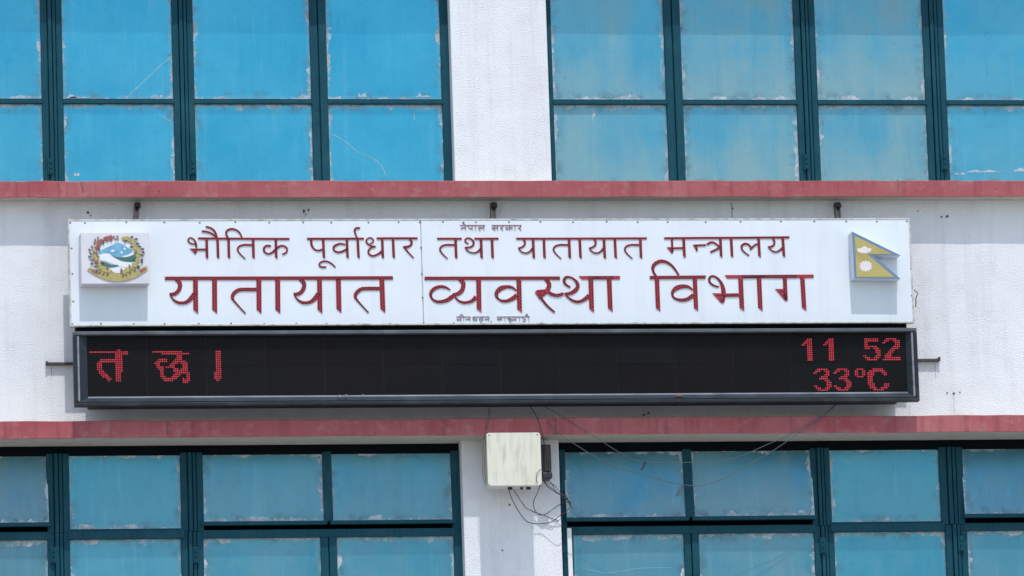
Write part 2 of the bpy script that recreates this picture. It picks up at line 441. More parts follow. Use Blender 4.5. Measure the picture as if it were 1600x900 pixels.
def rail(win, x0, x1, z0, z1, d0, d1, name='transom', mat='frame', bev=0.002):
    return box(name, x0, x1, z0, z1, d0, d1, M[mat], win, bev)
def hinge(win, px, py):
    p = at(px, py, DW)
    bm = bmesh.new()
    addbox(bm, p.x - .017, p.x + .017, p.z - .045, p.z + .045, DW + 0.001, DW + 0.016, 0.002)
    for k in (-1, 0, 1):
        z = p.z + k * 0.028
        addtube(bm, [(p.x, -DW - .018, z - .011), (p.x, -DW - .018, z + .011)], 0.009, 8)
    bmesh.ops.recalc_face_normals(bm, faces=bm.faces)
    mk('hinge', bm, M['frame'], win)
def X(px, py): return fx(px, py, DW)

def upper_window(cols, edges, tint, loc_label):
    """cols: list of mullions (px0, px1, kind) at photo row 100; edges: x extents in metres"""
    win = empty('window', ((edges[0] + edges[1]) / 2, -DW, uz0), bld)
    win['label'] = loc_label
    z0, z1 = uz0 + 0.03, zT0
    zt = fz(159.3, DW); zt0, zt1 = zt - 0.0125, zt + 0.0125
    box('back_panel', edges[0], edges[1], z0 - 0.05, z1 + 0.02, -0.30, -0.20, M['recess'], win, 0)
    xs = []
    for a, b, k in cols:
        x0, x1 = X(a, 100), X(b, 100)
        mullion(win, x0, x1, z0, z1, k); xs.append((x0, x1))
    for i in range(len(xs) - 1):
        a, b = xs[i][1], xs[i + 1][0]
        du, de = tint[i]
        # transom: a pale weathered lip over a dark bar
        rail(win, a - .004, b + .004, zt0, zt1 - .006, PANE_D - .02, DW + .008)
        rail(win, a - .003, b + .003, zt1 - .005, zt1 + .004, PANE_D - .02, DW - .004, 'transom_lip')
        pane(win, a - .006, b + .006, zt1, z1 - 0.02, PANE_D, du, de)
        pane(win, a - .006, b + .006, z0 + .008, zt0, PANE_D, min(1, du * 1.15), de)
        rail(win, a - .002, b + .002, z0, z0 + .011, PANE_D - .02, DW - .006, 'bottom_rail', 'putty')
        rail(win, a - .002, b + .002, z1 - .03, z1, PANE_D - .02, DW - .003, 'head_rail')
    return win
xa, xb = XL + 0.5, fx(705, 100, DW)
wUL = upper_window([(-330, -306, 'one'), (-132, -107, 'pair'), (64.5, 98, 'wide'), (270, 303, 'wide'), (485.5, 511, 'pair'), (689.5, 706.5, 'one')], (xa, uc0),
                   [(.15, .1), (.1, .12), (.08, .05), (.06, .08), (.05, .05)], 'upper left window with bright blue panes and peeling edges')
wUR = upper_window([(856.5, 863, 'one'), (1039.5, 1065, 'pair'), (1243, 1276, 'wide'), (1444.5, 1477, 'wide'), (1650, 1676, 'pair'), (1860, 1876, 'one')], (uc1, XR - .5),
                   [(.75, .15), (1.0, .2), (1.0, .2), (.3, .08), (.5, .1)], 'upper right window with grey blue panes tinted for reflected haze')
for px, py in ((79, 261), (301, 261), ): hinge(wUL, px, py)
for px, py in ((1259, 254), (1475, 254)): hinge(wUR, px, py)

def lower_window(cols1, cols2, edges, bays, label):
    """cols1/cols2: mullions in the vent row and in the row below it, measured at rows 760 and 870"""
    win = empty('window', ((edges[0] + edges[1]) / 2, -DW, lz0), bld)
    win['label'] = label
    z1 = lz1
    zh = fz(706, DW)                       # underside of the head rail
    zv = fz(812, DW); zf = fz(821.5, DW); z2 = fz(838.5, DW)
    box('back_panel', edges[0], edges[1], lz0 - 0.02, z1 + 0.02, -0.30, -0.20, M['recess'], win, 0)
    rail(win, edges[0], edges[1], zh - .002, z1 + .01, DW - .10, DW - .012, 'head_rail', 'recess', 0)  # near-black colour puts the shade at the window head into the rail
    rail(win, edges[0], edges[1], z2 + .006, fz(826, DW), PANE_D - .05, PANE_D - .008, 'transom')
    x1s = [(X(a, 760), X(b, 760), k) for a, b, k in cols1]
    x2s = [(X(a, 870), X(b, 870), k) for a, b, k in cols2]
    zm = fz(826, DW)
    for a, b, k in x1s:
        if k == 'vent': continue
        mullion(win, a, b, zm, zh + .01, k)
    for a, b, k in x2s: mullion(win, a, b, lz0, zm, k)
    # upper row
    for i, (typ, du, de) in enumerate(bays):
        a, b = x1s[i][1], x1s[i + 1][0]
        a2, b2 = x2s[i][1], x2s[i + 1][0]
        ra = (x1s[i][0] + x1s[i][1]) / 2 + .0004 if x1s[i][2] == 'vent' else a - .012
        rb = (x1s[i + 1][0] + x1s[i + 1][1]) / 2 - .0004 if x1s[i + 1][2] == 'vent' else b + .012
        if typ == 'fixed':
            pane(win, a - .006, b + .006, zf, zh + .01, PANE_D, du, de)
            rail(win, a - .003, b + .003, zf - .005, zf + .004, PANE_D - .02, DW - .004, 'transom_lip')
            rail(win, a - .012, b + .012, z2 + .008, zf - .006, PANE_D - .02, DW + .012)
        else:
            tl = {'vent': .018, 'ajar': .05}[typ]
            pane(win, a - .006, b + .006, zv, zh + .01, PANE_D, du, de, tl)
            # the vent's own bottom rail, pushed outward with the pane
            rail(win, a - .016, b + .016, zv - .018, zv + .003, PANE_D + tl - .012, PANE_D + tl + .02, 'vent_rail', 'frame')
            rail(win, ra, rb, z2 + .008, zm + .006, PANE_D - .02, DW + .006, bev=0)
        pane(win, a2 - .006, b2 + .006, lz0 + .02, z2 + .008, PANE_D, du, de)
        rail(win, a2 - .002, b2 + .002, lz0, lz0 + .03, PANE_D - .02, DW, 'bottom_rail')
    for i, (a, b, k) in enumerate(x1s):
        if k != 'vent': continue
        typ = bays[i][0]; tl = {'vent': .018, 'ajar': .05, 'fixed': 0}[typ]
        bm = bmesh.new(); addbox(bm, a, b, zv, zh + .01, PANE_D - .006, PANE_D + .016, .002)
        bmesh.ops.recalc_face_normals(bm, faces=bm.faces)
        for v in bm.verts: v.co.y -= tl * (zh + .01 - v.co.z) / (zh + .01 - zv)
        mk('glazing_bar', bm, M['frame'], win)
    return win
wLL = lower_window([(-342, -318, 'one'), (-130, -104, 'pair'), (73, 108.5, 'wide'), (282.5, 317.5, 'wide'), (505, 519, 'vent'), (705.5, 721, 'one')],
                   [(-342, -318, 'one'), (-132, -106, 'pair'), (75, 110, 'wide'), (283.5, 318.5, 'wide'), (502, 527, 'pair'), (710, 723, 'one')], (xa, lc0),
                   [('fixed', .4, .5), ('ajar', .7, .8), ('fixed', .25, .55), ('vent', .5, .6), ('vent', .5, .62)],
                   'lower left window with blue panes behind dark teal frames')
wLR = lower_window([(876, 884.5, 'one'), (1068.5, 1082, 'vent'), (1268, 1298, 'wide'), (1469.5, 1506, 'wide'), (1690, 1716, 'pair'), (1890, 1905, 'one')],
                   [(880, 897, 'one'), (1070, 1093, 'pair'), (1274, 1305, 'wide'), (1479, 1513, 'wide'), (1694, 1720, 'pair'), (1895, 1910, 'one')], (lc1, XR - .5),
                   [('ajar', .7, .68), ('ajar', .8, .65), ('fixed', .25, .55), ('ajar', .5, .7), ('fixed', .2, .5)],
                   'lower right window with vents ajar above')
for px, py in ((83, 868), (306, 868)): hinge(wLL, px, py)
for px, py in ((1285, 853), (1501, 850)): hinge(wLR, px, py)
# white sash edge showing in the lower right window
a, b = at(888.5, 826, DW), at(891.5, 900, DW)
prism('white_sash_edge', [(a.x - .012, a.z), (a.x + .012, a.z), (b.x + .012, lz0 + .03), (b.x - .012, lz0 + .03)], DW + .002, DW + .02, M['snow'], wLR)
# cracks and torn film on single panes
def crack(win, pts, wd):
    bm = bmesh.new(); prev = None
    P = catmull([(x, y) for x, y in pts], 5)
    d = PANE_D + 0.0012
    for i, q in enumerate(P):
        a = at(*P[max(i - 1, 0)], d); b = at(*P[min(i + 1, len(P) - 1)], d); c = at(*q, d)
        t = Vector((b.x - a.x, 0, b.z - a.z)).normalized(); n = Vector((-t.z, 0, t.x)) * (wd / PPM / 2 * random.uniform(.5, 1.3))
        cur = [bm.verts.new(Vector((c.x, -d, c.z)) + n), bm.verts.new(Vector((c.x, -d, c.z)) - n)]
        if prev: bm.faces.new((prev[0], prev[1], cur[1], cur[0]))
        prev = cur
    r = bmesh.ops.extrude_face_region(bm, geom=list(bm.faces))
    for v in r['geom']:
        if isinstance(v, bmesh.types.BMVert): v.co.y += 0.002
    bmesh.ops.recalc_face_normals(bm, faces=bm.faces)
    mk('crack', bm, M['crack'], win)
M['crack'] = plain('cracked_film', (0.17, 0.38, 0.48, 1), 0.5, 0.5, 60, dark=(0.05, 0.32, 0.47, 1))
crack(wUL, [(267, 90), (250, 103), (230, 122), (205, 146), (200, 152)], 2.2)
crack(wUL, [(248, 178), (258, 185), (272, 192)], 2.0)
crack(wUL, [(520, 210), (540, 222), (560, 238), (580, 246), (595, 258), (603, 274)], 2.0)
crack(wUL, [(648, 176), (647, 182), (648, 188)], 2.4)
crack(wLR, [(912, 888), (950, 895), (1000, 888), (1050, 887)], 1.0)
crack(wUR, [(1035, 92), (1032, 105), (1037, 120)], 4.0)
crack(wLL, [(488, 722), (496, 740), (497, 765), (495, 795)], 4.0)
crack(wLL, [(637, 712), (638, 720), (639, 727)], 5.0)
crack(wLR, [(1509, 775), (1518, 785), (1524, 802)], 2.5)
def flake(win, px, py, w_, h_):
    d = PANE_D + 0.0010; p = at(px, py, d); n = 7
    tall = h_ > w_
    prof = [random.uniform(.1, 1.0) for k in range(n)]; prof[0] = prof[-1] = .05
    base = [(-.5 + k / (n - 1), random.uniform(-.5, -.35)) for k in range(n)]
    pts = base + [(-.5 + k / (n - 1) + random.uniform(-.05, .05), -.45 + .05 + .9 * prof[k]) for k in reversed(range(n))]
    if tall: pts = [(b, a) for a, b in pts]
    prism('film_tear', [(p.x + a * w_ / PPM, p.z + b * h_ / PPM) for a, b in pts], d - .002, d + .0004, M['tear'], win)
M['tear'] = plain('torn_film', (0.44, 0.48, 0.53, 1), 0.8, 0.5, 70, dark=(0.14, 0.30, 0.40, 1))
for q in ((566, 147, 14, 11), (528, 152, 14, 7), (660, 148, 24, 9), (600, 153, 28, 4), (553, 168, 34, 4), (640, 168, 22, 4), (112, 150, 16, 8), (124, 152, 30, 3),
          (515, 115, 5, 26), (516, 250, 5, 34), (118, 166, 20, 4), (195, 167, 28, 3), (488, 180, 4, 24), (62, 168, 4, 10), (120, 271, 9, 9)): flake(wUL, *q)
for q in ((928, 178, 6, 22), (1387, 166, 12, 5), (1560, 160, 30, 3), (1545, 267, 70, 5), (1500, 271, 18, 4), (1592, 265, 18, 7)): flake(wUR, *q)

# ------------------------------------------------------------------ sign board
DS = 0.229
sx0, sx1 = fx(107.5, 425, DS), fx(1425.5, 425, DS)
sz1, sz0 = fz(341.7, DS), fz(507.2, DS)
sign = empty('sign_board', ((sx0 + sx1) / 2, -DS + .04, sz0), label='long white sign board with red lamp studded lettering above the black display', cat='sign')
xm = fx(659.5, 425, DS)
box('box_body', sx0 + .004, sx1 - .004, sz0 + .004, sz1 - .004, DS - .030, DS - .006, M['trim'], sign, .002)
box('face_panel', sx0 + .003, xm - .0025, sz0 + .003, sz1 - .003, DS - .006, DS, M['signwhite'], sign, .0015)
box('face_panel', xm + .0025, sx1 - .003, sz0 + .003, sz1 - .003, DS - .006, DS, M['signwhite'], sign, .0015)
for a in ((sx0, sx1, sz1 - .009, sz1), (sx0, sx1, sz0, sz0 + .009)):
    box('edge_trim', *a, DS - .032, DS + .0025, M['trim'], sign, .001)
for a in ((sx0, sx0 + .009), (sx1 - .009, sx1)):
    box('edge_trim', *a, sz0 + .0095, sz1 - .0095, DS - .032, DS + .0022, M['trim'], sign, .001)
# rivets share one mesh
bm = bmesh.new()
bmesh.ops.create_uvsphere(bm, u_segments=8, v_segments=4, radius=0.0055)
for v in bm.verts: v.co.y *= 0.5
rv = bpy.data.meshes.new('rivet'); bm.to_mesh(rv); bm.free(); rv.materials.append(M['rivet'])
def rivet(px, py, d=DS):
    p = at(px, py, d); link('rivet', rv, p, sign)
for px in (109.5, 132, 198, 257, 312, 367, 420, 473, 518, 575, 622, 656.5, 691.5, 724, 744, 795, 845, 895, 948, 996, 1044, 1102, 1157, 1220, 1273, 1322, 1370, 1417):
    rivet(px + random.uniform(-1, 1), 347 - (px - 800) * .0013 + random.uniform(-.6, .6))
for px in (114, 158, 209, 258, 311, 362, 412, 463, 511, 560, 609, 661, 710, 752, 798, 846, 890, 940, 994, 1055, 1110, 1157, 1206, 1254, 1300, 1348, 1395, 1424):
    rivet(px + random.uniform(-1, 1), 505 - (px - 800) * .0016 + random.uniform(-.6, .6))
for py in (388, 428, 471): rivet(109 + (py - 341) * .03 + 1.5, py)
for py in (380, 420, 462): rivet(1421 + (py - 341) * .03, py)
for py in (387, 428, 465): rivet(656.5 + (py - 341) * .03, py)
# steel straps that hold it to the wall
for px, dx in ((214.5, -2), (771, 0), (1308, 3)):
    bm = bmesh.new()
    t = at(px, 317.5, .03); b = at(px + dx, 347, DS - .035)
    for o in (-1, 1):
        addprism(bm, [(t.x + o * .011 - .003, t.z), (t.x + o * .011 + .003, t.z), (b.x + o * .011 + .003, b.z), (b.x + o * .011 - .003, b.z)], .0, .045)
    addprism(bm, [(t.x - .009, t.z), (t.x + .009, t.z), (b.x + .009, b.z), (b.x - .009, b.z)], .0, .028)
    addbox(bm, t.x - .014, t.x + .014, t.z - .03, t.z + .002, .0, .050)
    for v in bm.verts: v.co.y -= max(0, min(1, (t.z - v.co.z) / (t.z - b.z))) * .15
    bmesh.ops.recalc_face_normals(bm, faces=bm.faces)
    s = mk('strap', bm, M['steel'], sign)
    p = at(px + dx * .1, 321.8, .06)
    bm = bmesh.new(); addtube(bm, [(p.x, -.05, p.z), (p.x, -.068, p.z)], .006, 8); bmesh.ops.recalc_face_normals(bm, faces=bm.faces)
    mk('bolt', bm, M['bead'], s)
# a loose hook at the right end
bm = bmesh.new(); addtube(bm, [at(1428, 453, DS - .04), at(1434, 458, DS - .04), at(1431, 466, DS - .04), at(1431, 480, DS - .05)], .003, 5)
mk('hook', bm, M['steel'], sign)

# lettering -------------------------------------------------------
# each stroke: points (x, y, width) in a traced local frame; frames give the origin and scale
def L(frame, pts): return [(frame[0] + p[0] / frame[2], frame[1] + p[1] / frame[2], p[2] / frame[2]) for p in pts]
def addstroke(bm, pts, d0, d1, n=5):
    P = catmull(pts, n); Lf = []; Rt = []
    W3 = [at(p[0], p[1], d1) for p in P]
    for i, p in enumerate(P):
        a = W3[max(i - 1, 0)]; b = W3[min(i + 1, len(P) - 1)]
        t = Vector((b.x - a.x, b.z - a.z)).normalized(); nn = Vector((-t.y, t.x)) * max(p[2], 0.6) / PPM / 2
        Lf.append((W3[i].x + nn.x, W3[i].z + nn.y)); Rt.append((W3[i].x - nn.x, W3[i].z - nn.y))
    fl = [bm.verts.new((x, -d1, z)) for x, z in Lf]; fr = [bm.verts.new((x, -d1, z)) for x, z in Rt]
    bl = [bm.verts.new((x, -d0, z)) for x, z in Lf]; br = [bm.verts.new((x, -d0, z)) for x, z in Rt]
    for i in range(len(P) - 1):
        bm.faces.new((fl[i], fr[i], fr[i + 1], fl[i + 1]))
        bm.faces.new((fl[i], fl[i + 1], bl[i + 1], bl[i]))
        bm.faces.new((fr[i + 1], fr[i], br[i], br[i + 1]))
    bm.faces.new((fl[0], bl[0], br[0], fr[0])); bm.faces.new((fl[-1], fr[-1], br[-1], bl[-1]))
    return P
def addlamp(bm, px, py, d, r):
    p = at(px, py, d); ring = []
    top = bm.verts.new((p.x, -d - r * 1.3, p.z))
    for rr, h in ((1, 0), (.8, .8)):
        ring.append([bm.verts.new((p.x + r * rr * math.cos(k * math.pi / 3), -d - r * h, p.z + r * rr * math.sin(k * math.pi / 3))) for k in range(6)])
    for k in range(6):
        j = (k + 1) % 6
        bm.faces.new((ring[0][k], ring[0][j], ring[1][j], ring[1][k]))
        bm.faces.new((ring[1][k], ring[1][j], top))
GI = [0]
def glyph(strokes, d, big, mat='letter', lamps=True):
    """strokes: ('s', pts) ribbons, ('p', pts) filled shapes, ('v', x0,y0,x1,y1,w,cut) stems with a slanted foot"""
    bm = bmesh.new(); bl = bmesh.new(); k = 0; GI[0] += 1
    pitch = 3.9 if big else 3.3; rad_ = (1.18 if big else 1.0) / PPM
    for s in strokes:
        k += 1; d1 = d + 0.004 + k * 0.0004 + (GI[0] % 3) * 0.00013
        if s[0] == 's':
            P = addstroke(bm, s[1], d, d1)
        elif s[0] == 'p':
            pts = [at(x, y, d1) for x, y in s[1]]
            addprism(bm, [(q.x, q.z) for q in pts], d, d1)
            cx = sum(x for x, y in s[1]) / len(s[1]); cy = sum(y for x, y in s[1]) / len(s[1])
            P = [(x * .62 + cx * .38, y * .62 + cy * .38, 3) for x, y in s[1]] + [(cx, cy, 3)]
        else:
            _, x0, y0, x1, y1, w_, cut = s
            q = [(x0 - w_ / 2, y0), (x0 + w_ / 2, y0), (x1 + w_ / 2, y1), (x1 - w_ / 2, y1 - cut)]
            pts = [at(x, y, d1) for x, y in q]
            addprism(bm, [(p.x, p.z) for p in pts], d, d1)
            P = [(x0 + (x1 - x0) * t, y0 + (y1 - cut * .7 - y0) * t, w_) for t in [i / 20 for i in range(21)]]
        if not lamps: continue
        acc = pitch * .6; side = 1
        for a, b in zip(P, P[1:]):
            ln = math.hypot(b[0] - a[0], b[1] - a[1])
            while acc <= ln:
                t = acc / ln; wv = a[2] + (b[2] - a[2]) * t
                nx, ny = (-(b[1] - a[1]) / ln, (b[0] - a[0]) / ln)
                off = wv * .24 * side if wv > 4.0 else 0
                if s[0] == 'p': off = 0
                addlamp(bl, a[0] + (b[0] - a[0]) * t + nx * off, a[1] + (b[1] - a[1]) * t + ny * off, d1, rad_ * (1 if wv > 3.2 else .9))
                side = -side; acc += pitch * (.62 if wv > 4.0 else .8)
            acc -= ln
    bmesh.ops.recalc_face_normals(bm, faces=bm.faces)
    o = mk('letter', bm, M[mat], sign)
    if lamps and len(bl.verts):
        bmesh.ops.recalc_face_normals(bl, faces=bl.faces)
        q = mk('bulbs', bl, M['lamp'], o); q['kind'] = 'stuff'
    else: bl.free()
    return o
def S(f, *pts): return ('s', L(f, pts))
def P_(f, *pts): return ('p', [(f[0] + x / f[2], f[1] + y / f[2]) for x, y in pts])
def V(f, x0, y0, x1, y1, w_, cut): return ('v', f[0] + x0 / f[2], f[1] + y0 / f[2], f[0] + x1 / f[2], f[1] + y1 / f[2], w_ / f[2], cut / f[2])

A = (250, 415, 8.0); B = (440, 415, 8.0); C = (650, 415, 8.0); D = (820, 415, 8.0); E_ = (1000, 400, 8.0); F_ = (1090, 415, 8.0)
def ya(f, x, xb, y=0):
    return [S(f, (x - 245, 165 + y, 50), (x - 203, 205 + y, 50), (x - 191, 250 + y, 52), (x - 208, 305 + y, 50), (x - 253, 350 + y, 46), (x - 322, 360 + y, 38)),
            S(f, (x - 315, 362 + y, 14), (x - 278, 420 + y, 22), (x - 223, 458 + y, 34), (x - 163, 465 + y, 36), (x - 103, 450 + y, 44), (x - 43, 395 + y, 58), (x - 13, 350 + y, 58)),
            V(f, x, 168 + y, xb, 600 + y, 61, 52)]
def ta(f, x, xb, y=0):
    return [S(f, (x - 25, 297 + y, 44), (x - 110, 297 + y, 44), (x - 190, 297 + y, 44), (x - 256, 305 + y, 46), (x - 311, 345 + y, 46), (x - 331, 390 + y, 42), (x - 316, 432 + y, 26), (x - 246, 512 + y, 18), (x - 166, 597 + y, 15)),
            V(f, x, 168 + y, xb, 600 + y, 62, 52)]
big = []
big.append([S(A, (62, 158, 43), (700, 157, 43), (1400, 156, 43), (2912, 152, 43))])
big += [ya(A, 443, 448), [V(A, 682, 168, 684, 600, 63, 52)], ta(A, 1236, 1239), [V(A, 1471, 168, 1474, 600, 63, 52)]]
big += [ya(B, 474, 480, -2), [V(B, 710, 165, 718, 590, 63, 52)], ta(B, 1253, 1267, -12)]
big.append([S(C, (108, 158, 42), (700, 157, 42), (1800, 155, 42))])
big.append([S(C, (430, 303, 14), (370, 270, 30), (300, 262, 38), (225, 290, 44), (185, 345, 40), (200, 410, 26), (250, 445, 32), (310, 450, 40), (390, 430, 48), (450, 388, 52), (482, 372, 40))])
big.append([S(C, (545, 165, 50), (588, 210, 52), (592, 255, 54), (570, 315, 54), (515, 355, 48), (462, 362, 38)),
            S(C, (485, 385, 18), (530, 435, 24), (590, 460, 32), (640, 458, 32), (700, 440, 42), (752, 390, 54)), V(C, 783, 168, 790, 585, 60, 50)])
big.append([S(C, (1255, 312, 14), (1200, 272, 34), (1130, 264, 42), (1060, 285, 60), (1010, 335, 50), (1010, 385, 38), (1040, 422, 24), (1080, 440, 34), (1140, 440, 40), (1210, 410, 54), (1265, 368, 58)),
            V(C, 1286, 168, 1296, 588, 60, 50)])
big.append([S(D, (255, 165, 40), (295, 205, 50), (305, 255, 56), (280, 310, 60)), P_(D, (128, 335), (150, 305), (260, 295), (302, 330), (250, 375), (205, 405), (150, 372)),
            S(D, (180, 380, 48), (215, 420, 32), (280, 500, 28), (375, 582, 22)), S(D, (290, 325, 44), (330, 352, 42), (390, 370, 40), (440, 365, 40), (485, 345, 34))])
big.append([S(D, (570, 272, 22), (515, 235, 30), (490, 190, 34), (510, 150, 36), (555, 142, 26), (610, 165, 26), (655, 215, 40), (662, 265, 48), (630, 310, 52), (570, 345, 44), (500, 352, 28)),
            S(D, (510, 362, 18), (550, 402, 24), (610, 440, 32), (675, 450, 36), (740, 425, 44), (805, 375, 58)), V(D, 826, 165, 837, 582, 60, 50)])
big.append([P_(D, (675, 130), (1190, 128), (1190, 172), (715, 172))])
big.append([V(D, 1055, 165, 1070, 578, 60, 50)])
big.append([S(E_, (122, 268, 42), (450, 266, 42), (818, 262, 42))])
big.append([S(E_, (485, 240, 22), (455, 190, 24), (400, 120, 30), (330, 75, 36), (255, 65, 44), (185, 100, 46), (160, 150, 38), (170, 200, 28), (200, 250, 30)), V(E_, 212, 280, 227, 692, 56, 48)])
big.append([S(E_, (660, 425, 14), (610, 387, 34), (540, 378, 50), (460, 398, 58), (412, 442, 42), (408, 492, 26), (440, 530, 28), (520, 550, 40), (600, 535, 46), (668, 485, 52)), V(E_, 686, 280, 702, 688, 54, 46)])
big.append([S(E_, (990, 385, 18), (930, 370, 24), (880, 335, 26), (865, 285, 28), (900, 250, 26), (960, 270, 26), (1010, 325, 34), (1035, 390, 50), (1045, 450, 56), (1042, 500, 50)),
            P_(E_, (908, 464), (1065, 466), (1063, 560), (1038, 592), (1010, 580)), S(E_, (1050, 490, 44), (1140, 487, 42), (1240, 485, 42)), V(E_, 1258, 278, 1276, 686, 58, 46)])
big.append([P_(E_, (1062, 238), (1500, 236), (2170, 231), (2172, 272), (1500, 276), (1090, 279))])
big.append([V(E_, 1488, 275, 1506, 688, 58, 46)])
big.append([V(F_, 1090, 150, 1103, 432, 50, 10), P_(F_, (972, 292), (1075, 290), (1125, 400), (1120, 437), (1100, 442))])
big.append([V(F_, 1310, 150, 1333, 565, 56, 44)])
for g in big: glyph(g, DS, True)

G = (280, 345, 8.889); H_ = (475, 345, 8.421); I_ = (675, 345, 8.889); J = (840, 345, 8.889); K = (1030, 345, 7.619)
def st(f, x, xb, y0=250, y1=525, w_=37): return V(f, x, y0, xb, y1, w_, 22)
def tas(f, x, xb):
    return [S(f, (x - 15, 333, 26), (x - 70, 333, 26), (x - 130, 333, 26), (x - 190, 352, 26), (x - 216, 393, 25), (x - 198, 438, 20), (x - 158, 482, 16), (x - 108, 526, 11)), st(f, x, xb)]
def yas(f, x, xb):
    return [S(f, (x - 138, 252, 24), (x - 115, 290, 28), (x - 120, 335, 28), (x - 160, 368, 26), (x - 207, 380, 22)),
            S(f, (x - 200, 388, 16), (x - 155, 433, 18), (x - 95, 447, 20), (x - 45, 425, 26), (x - 5, 380, 34)), st(f, x, xb)]
sm = []
sm.append([S(G, (262, 243, 28), (700, 246, 28), (1100, 248, 28), (1532, 250, 28))])
sm.append([S(G, (232, 322, 15), (170, 315, 18), (125, 280, 19), (135, 245, 19), (170, 236, 17), (210, 265, 20), (232, 310, 26), (240, 370, 28)), P_(G, (148, 384), (250, 384), (245, 440), (225, 464)),
           S(G, (235, 397, 26), (300, 397, 26), (372, 397, 26)), st(G, 382, 387)])
sm.append([st(G, 533, 541), S(G, (525, 240, 28), (502, 160, 26), (450, 105, 26), (370, 78, 22)), S(G, (515, 228, 20), (460, 180, 24), (390, 152, 26), (315, 143, 26))])
sm.append([st(G, 686, 692), S(G, (875, 235, 18), (840, 165, 22), (790, 125, 24), (730, 112, 28), (672, 130, 28), (652, 170, 26), (675, 232, 28))])
sm.append(tas(G, 1028, 1033))
sm.append([st(G, 1343, 1348), S(G, (1275, 352, 28), (1215, 345, 28), (1178, 380, 30), (1187, 430, 26), (1235, 458, 22), (1290, 440, 28), (1340, 395, 32), (1390, 355, 28), (1440, 345, 24), (1490, 370, 24), (1500, 410, 24), (1480, 445, 24), (1435, 462, 24))])
sm.append([S(H_, (40, 235, 27), (400, 234, 27), (790, 233, 27))])
sm.append([S(H_, (95, 240, 34), (100, 310, 30), (130, 365, 22), (185, 390, 22), (245, 375, 28)), st(H_, 253, 263, 238, 495, 34)])
sm.append([S(H_, (415, 610, 15), (360, 560, 20), (300, 532, 20), (240, 535, 22), (200, 570, 20), (225, 605, 22), (292, 607, 24))])
sm.append([S(H_, (545, 312, 16), (480, 300, 24), (420, 320, 30), (390, 350, 28), (400, 390, 22), (450, 412, 26), (510, 400, 28), (570, 368, 30)), st(H_, 565, 574, 238, 495, 34)])
sm.append([st(H_, 707, 719, 238, 495, 34), S(H_, (738, 95, 24), (690, 95, 26), (668, 125, 28), (680, 175, 20), (702, 228, 16))])
sm.append([S(H_, (865, 292, 12), (898, 290, 16), (915, 262, 18), (900, 235, 18), (868, 222, 18), (832, 237, 18), (820, 270, 22), (840, 303, 24), (885, 330, 20), (945, 338, 18)),
           S(H_, (945, 338, 20), (890, 350, 24), (850, 388, 24), (855, 432, 24), (900, 460, 24), (960, 445, 26), (1025, 402, 32)), st(H_, 1030, 1038, 236, 494, 34)])
sm.append([S(H_, (957, 230, 27), (1200, 229, 27), (1495, 229, 27))])
sm.append([st(H_, 1172, 1182, 236, 494, 34)])
sm.append([S(H_, (1390, 238, 26), (1418, 280, 30), (1400, 325, 30), (1345, 345, 34), (1305, 340, 24)), S(H_, (1325, 350, 28), (1370, 410, 19), (1443, 487, 14))])
sm.append([S(I_, (72, 247, 28), (240, 247, 28), (415, 247, 28))]); sm.append(tas(I_, 328, 337))
sm.append([S(I_, (508, 318, 16), (470, 295, 20), (460, 265, 22), (490, 240, 22), (540, 250, 22), (578, 290, 28), (570, 340, 28), (520, 368, 26), (457, 370, 22)),
           S(I_, (465, 380, 16), (510, 425, 18), (580, 445, 20), (640, 425, 26), (682, 380, 34)), st(I_, 682, 690)])
sm.append([S(I_, (590, 247, 28), (760, 247, 28), (925, 246, 28))]); sm.append([st(I_, 834, 843)])
sm.append([S(I_, (1170, 247, 28), (1800, 246, 28), (2400, 244, 28), (2985, 242, 28))])
sm.append(yas(I_, 1405, 1414)); sm.append([st(I_, 1555, 1564)])
sm.append(tas(J, 438, 448)); sm.append([st(J, 585, 598)]); sm.append(yas(J, 922, 935)); sm.append([st(J, 1074, 1086)]); sm.append(tas(J, 1428, 1438))
sm.append([S(K, (60, 207, 25), (500, 203, 25), (1000, 200, 25), (1550, 195, 25))])
sm.append([S(K, (152, 212, 26), (155, 290, 26), (158, 372, 26)), P_(K, (93, 314), (170, 312), (167, 380), (150, 387)), S(K, (160, 325, 22), (220, 324, 22), (290, 322, 22)), st(K, 292, 302, 210, 438, 32)])
sm.append([P_(K, (403, 283), (445, 280), (462, 350), (446, 366)), S(K, (425, 292, 22), (490, 290, 22), (558, 288, 22))])
sm.append([S(K, (570, 282, 26), (610, 258, 26), (650, 258, 22), (690, 285, 20), (720, 312, 24)), S(K, (722, 318, 26), (670, 345, 26), (612, 373, 24)), st(K, 729, 739, 208, 437, 32)])
sm.append([st(K, 857, 868, 208, 437, 32)])
sm.append([S(K, (1180, 273, 20), (1140, 287, 22), (1108, 318, 26), (1083, 338, 26)), S(K, (1095, 315, 18), (1060, 280, 22), (1020, 272, 26), (985, 295, 26), (985, 335, 22), (1020, 375, 16), (1072, 413, 14)), st(K, 1184, 1196, 205, 435, 32)])
sm.append([S(K, (1352, 210, 22), (1372, 245, 24), (1365, 285, 24), (1330, 308, 24), (1298, 310, 20)), S(K, (1305, 318, 14), (1345, 355, 16), (1390, 370, 18), (1435, 350, 24), (1472, 318, 28)), st(K, 1472, 1486, 203, 432, 32)])
for g in sm: glyph(g, DS, False)

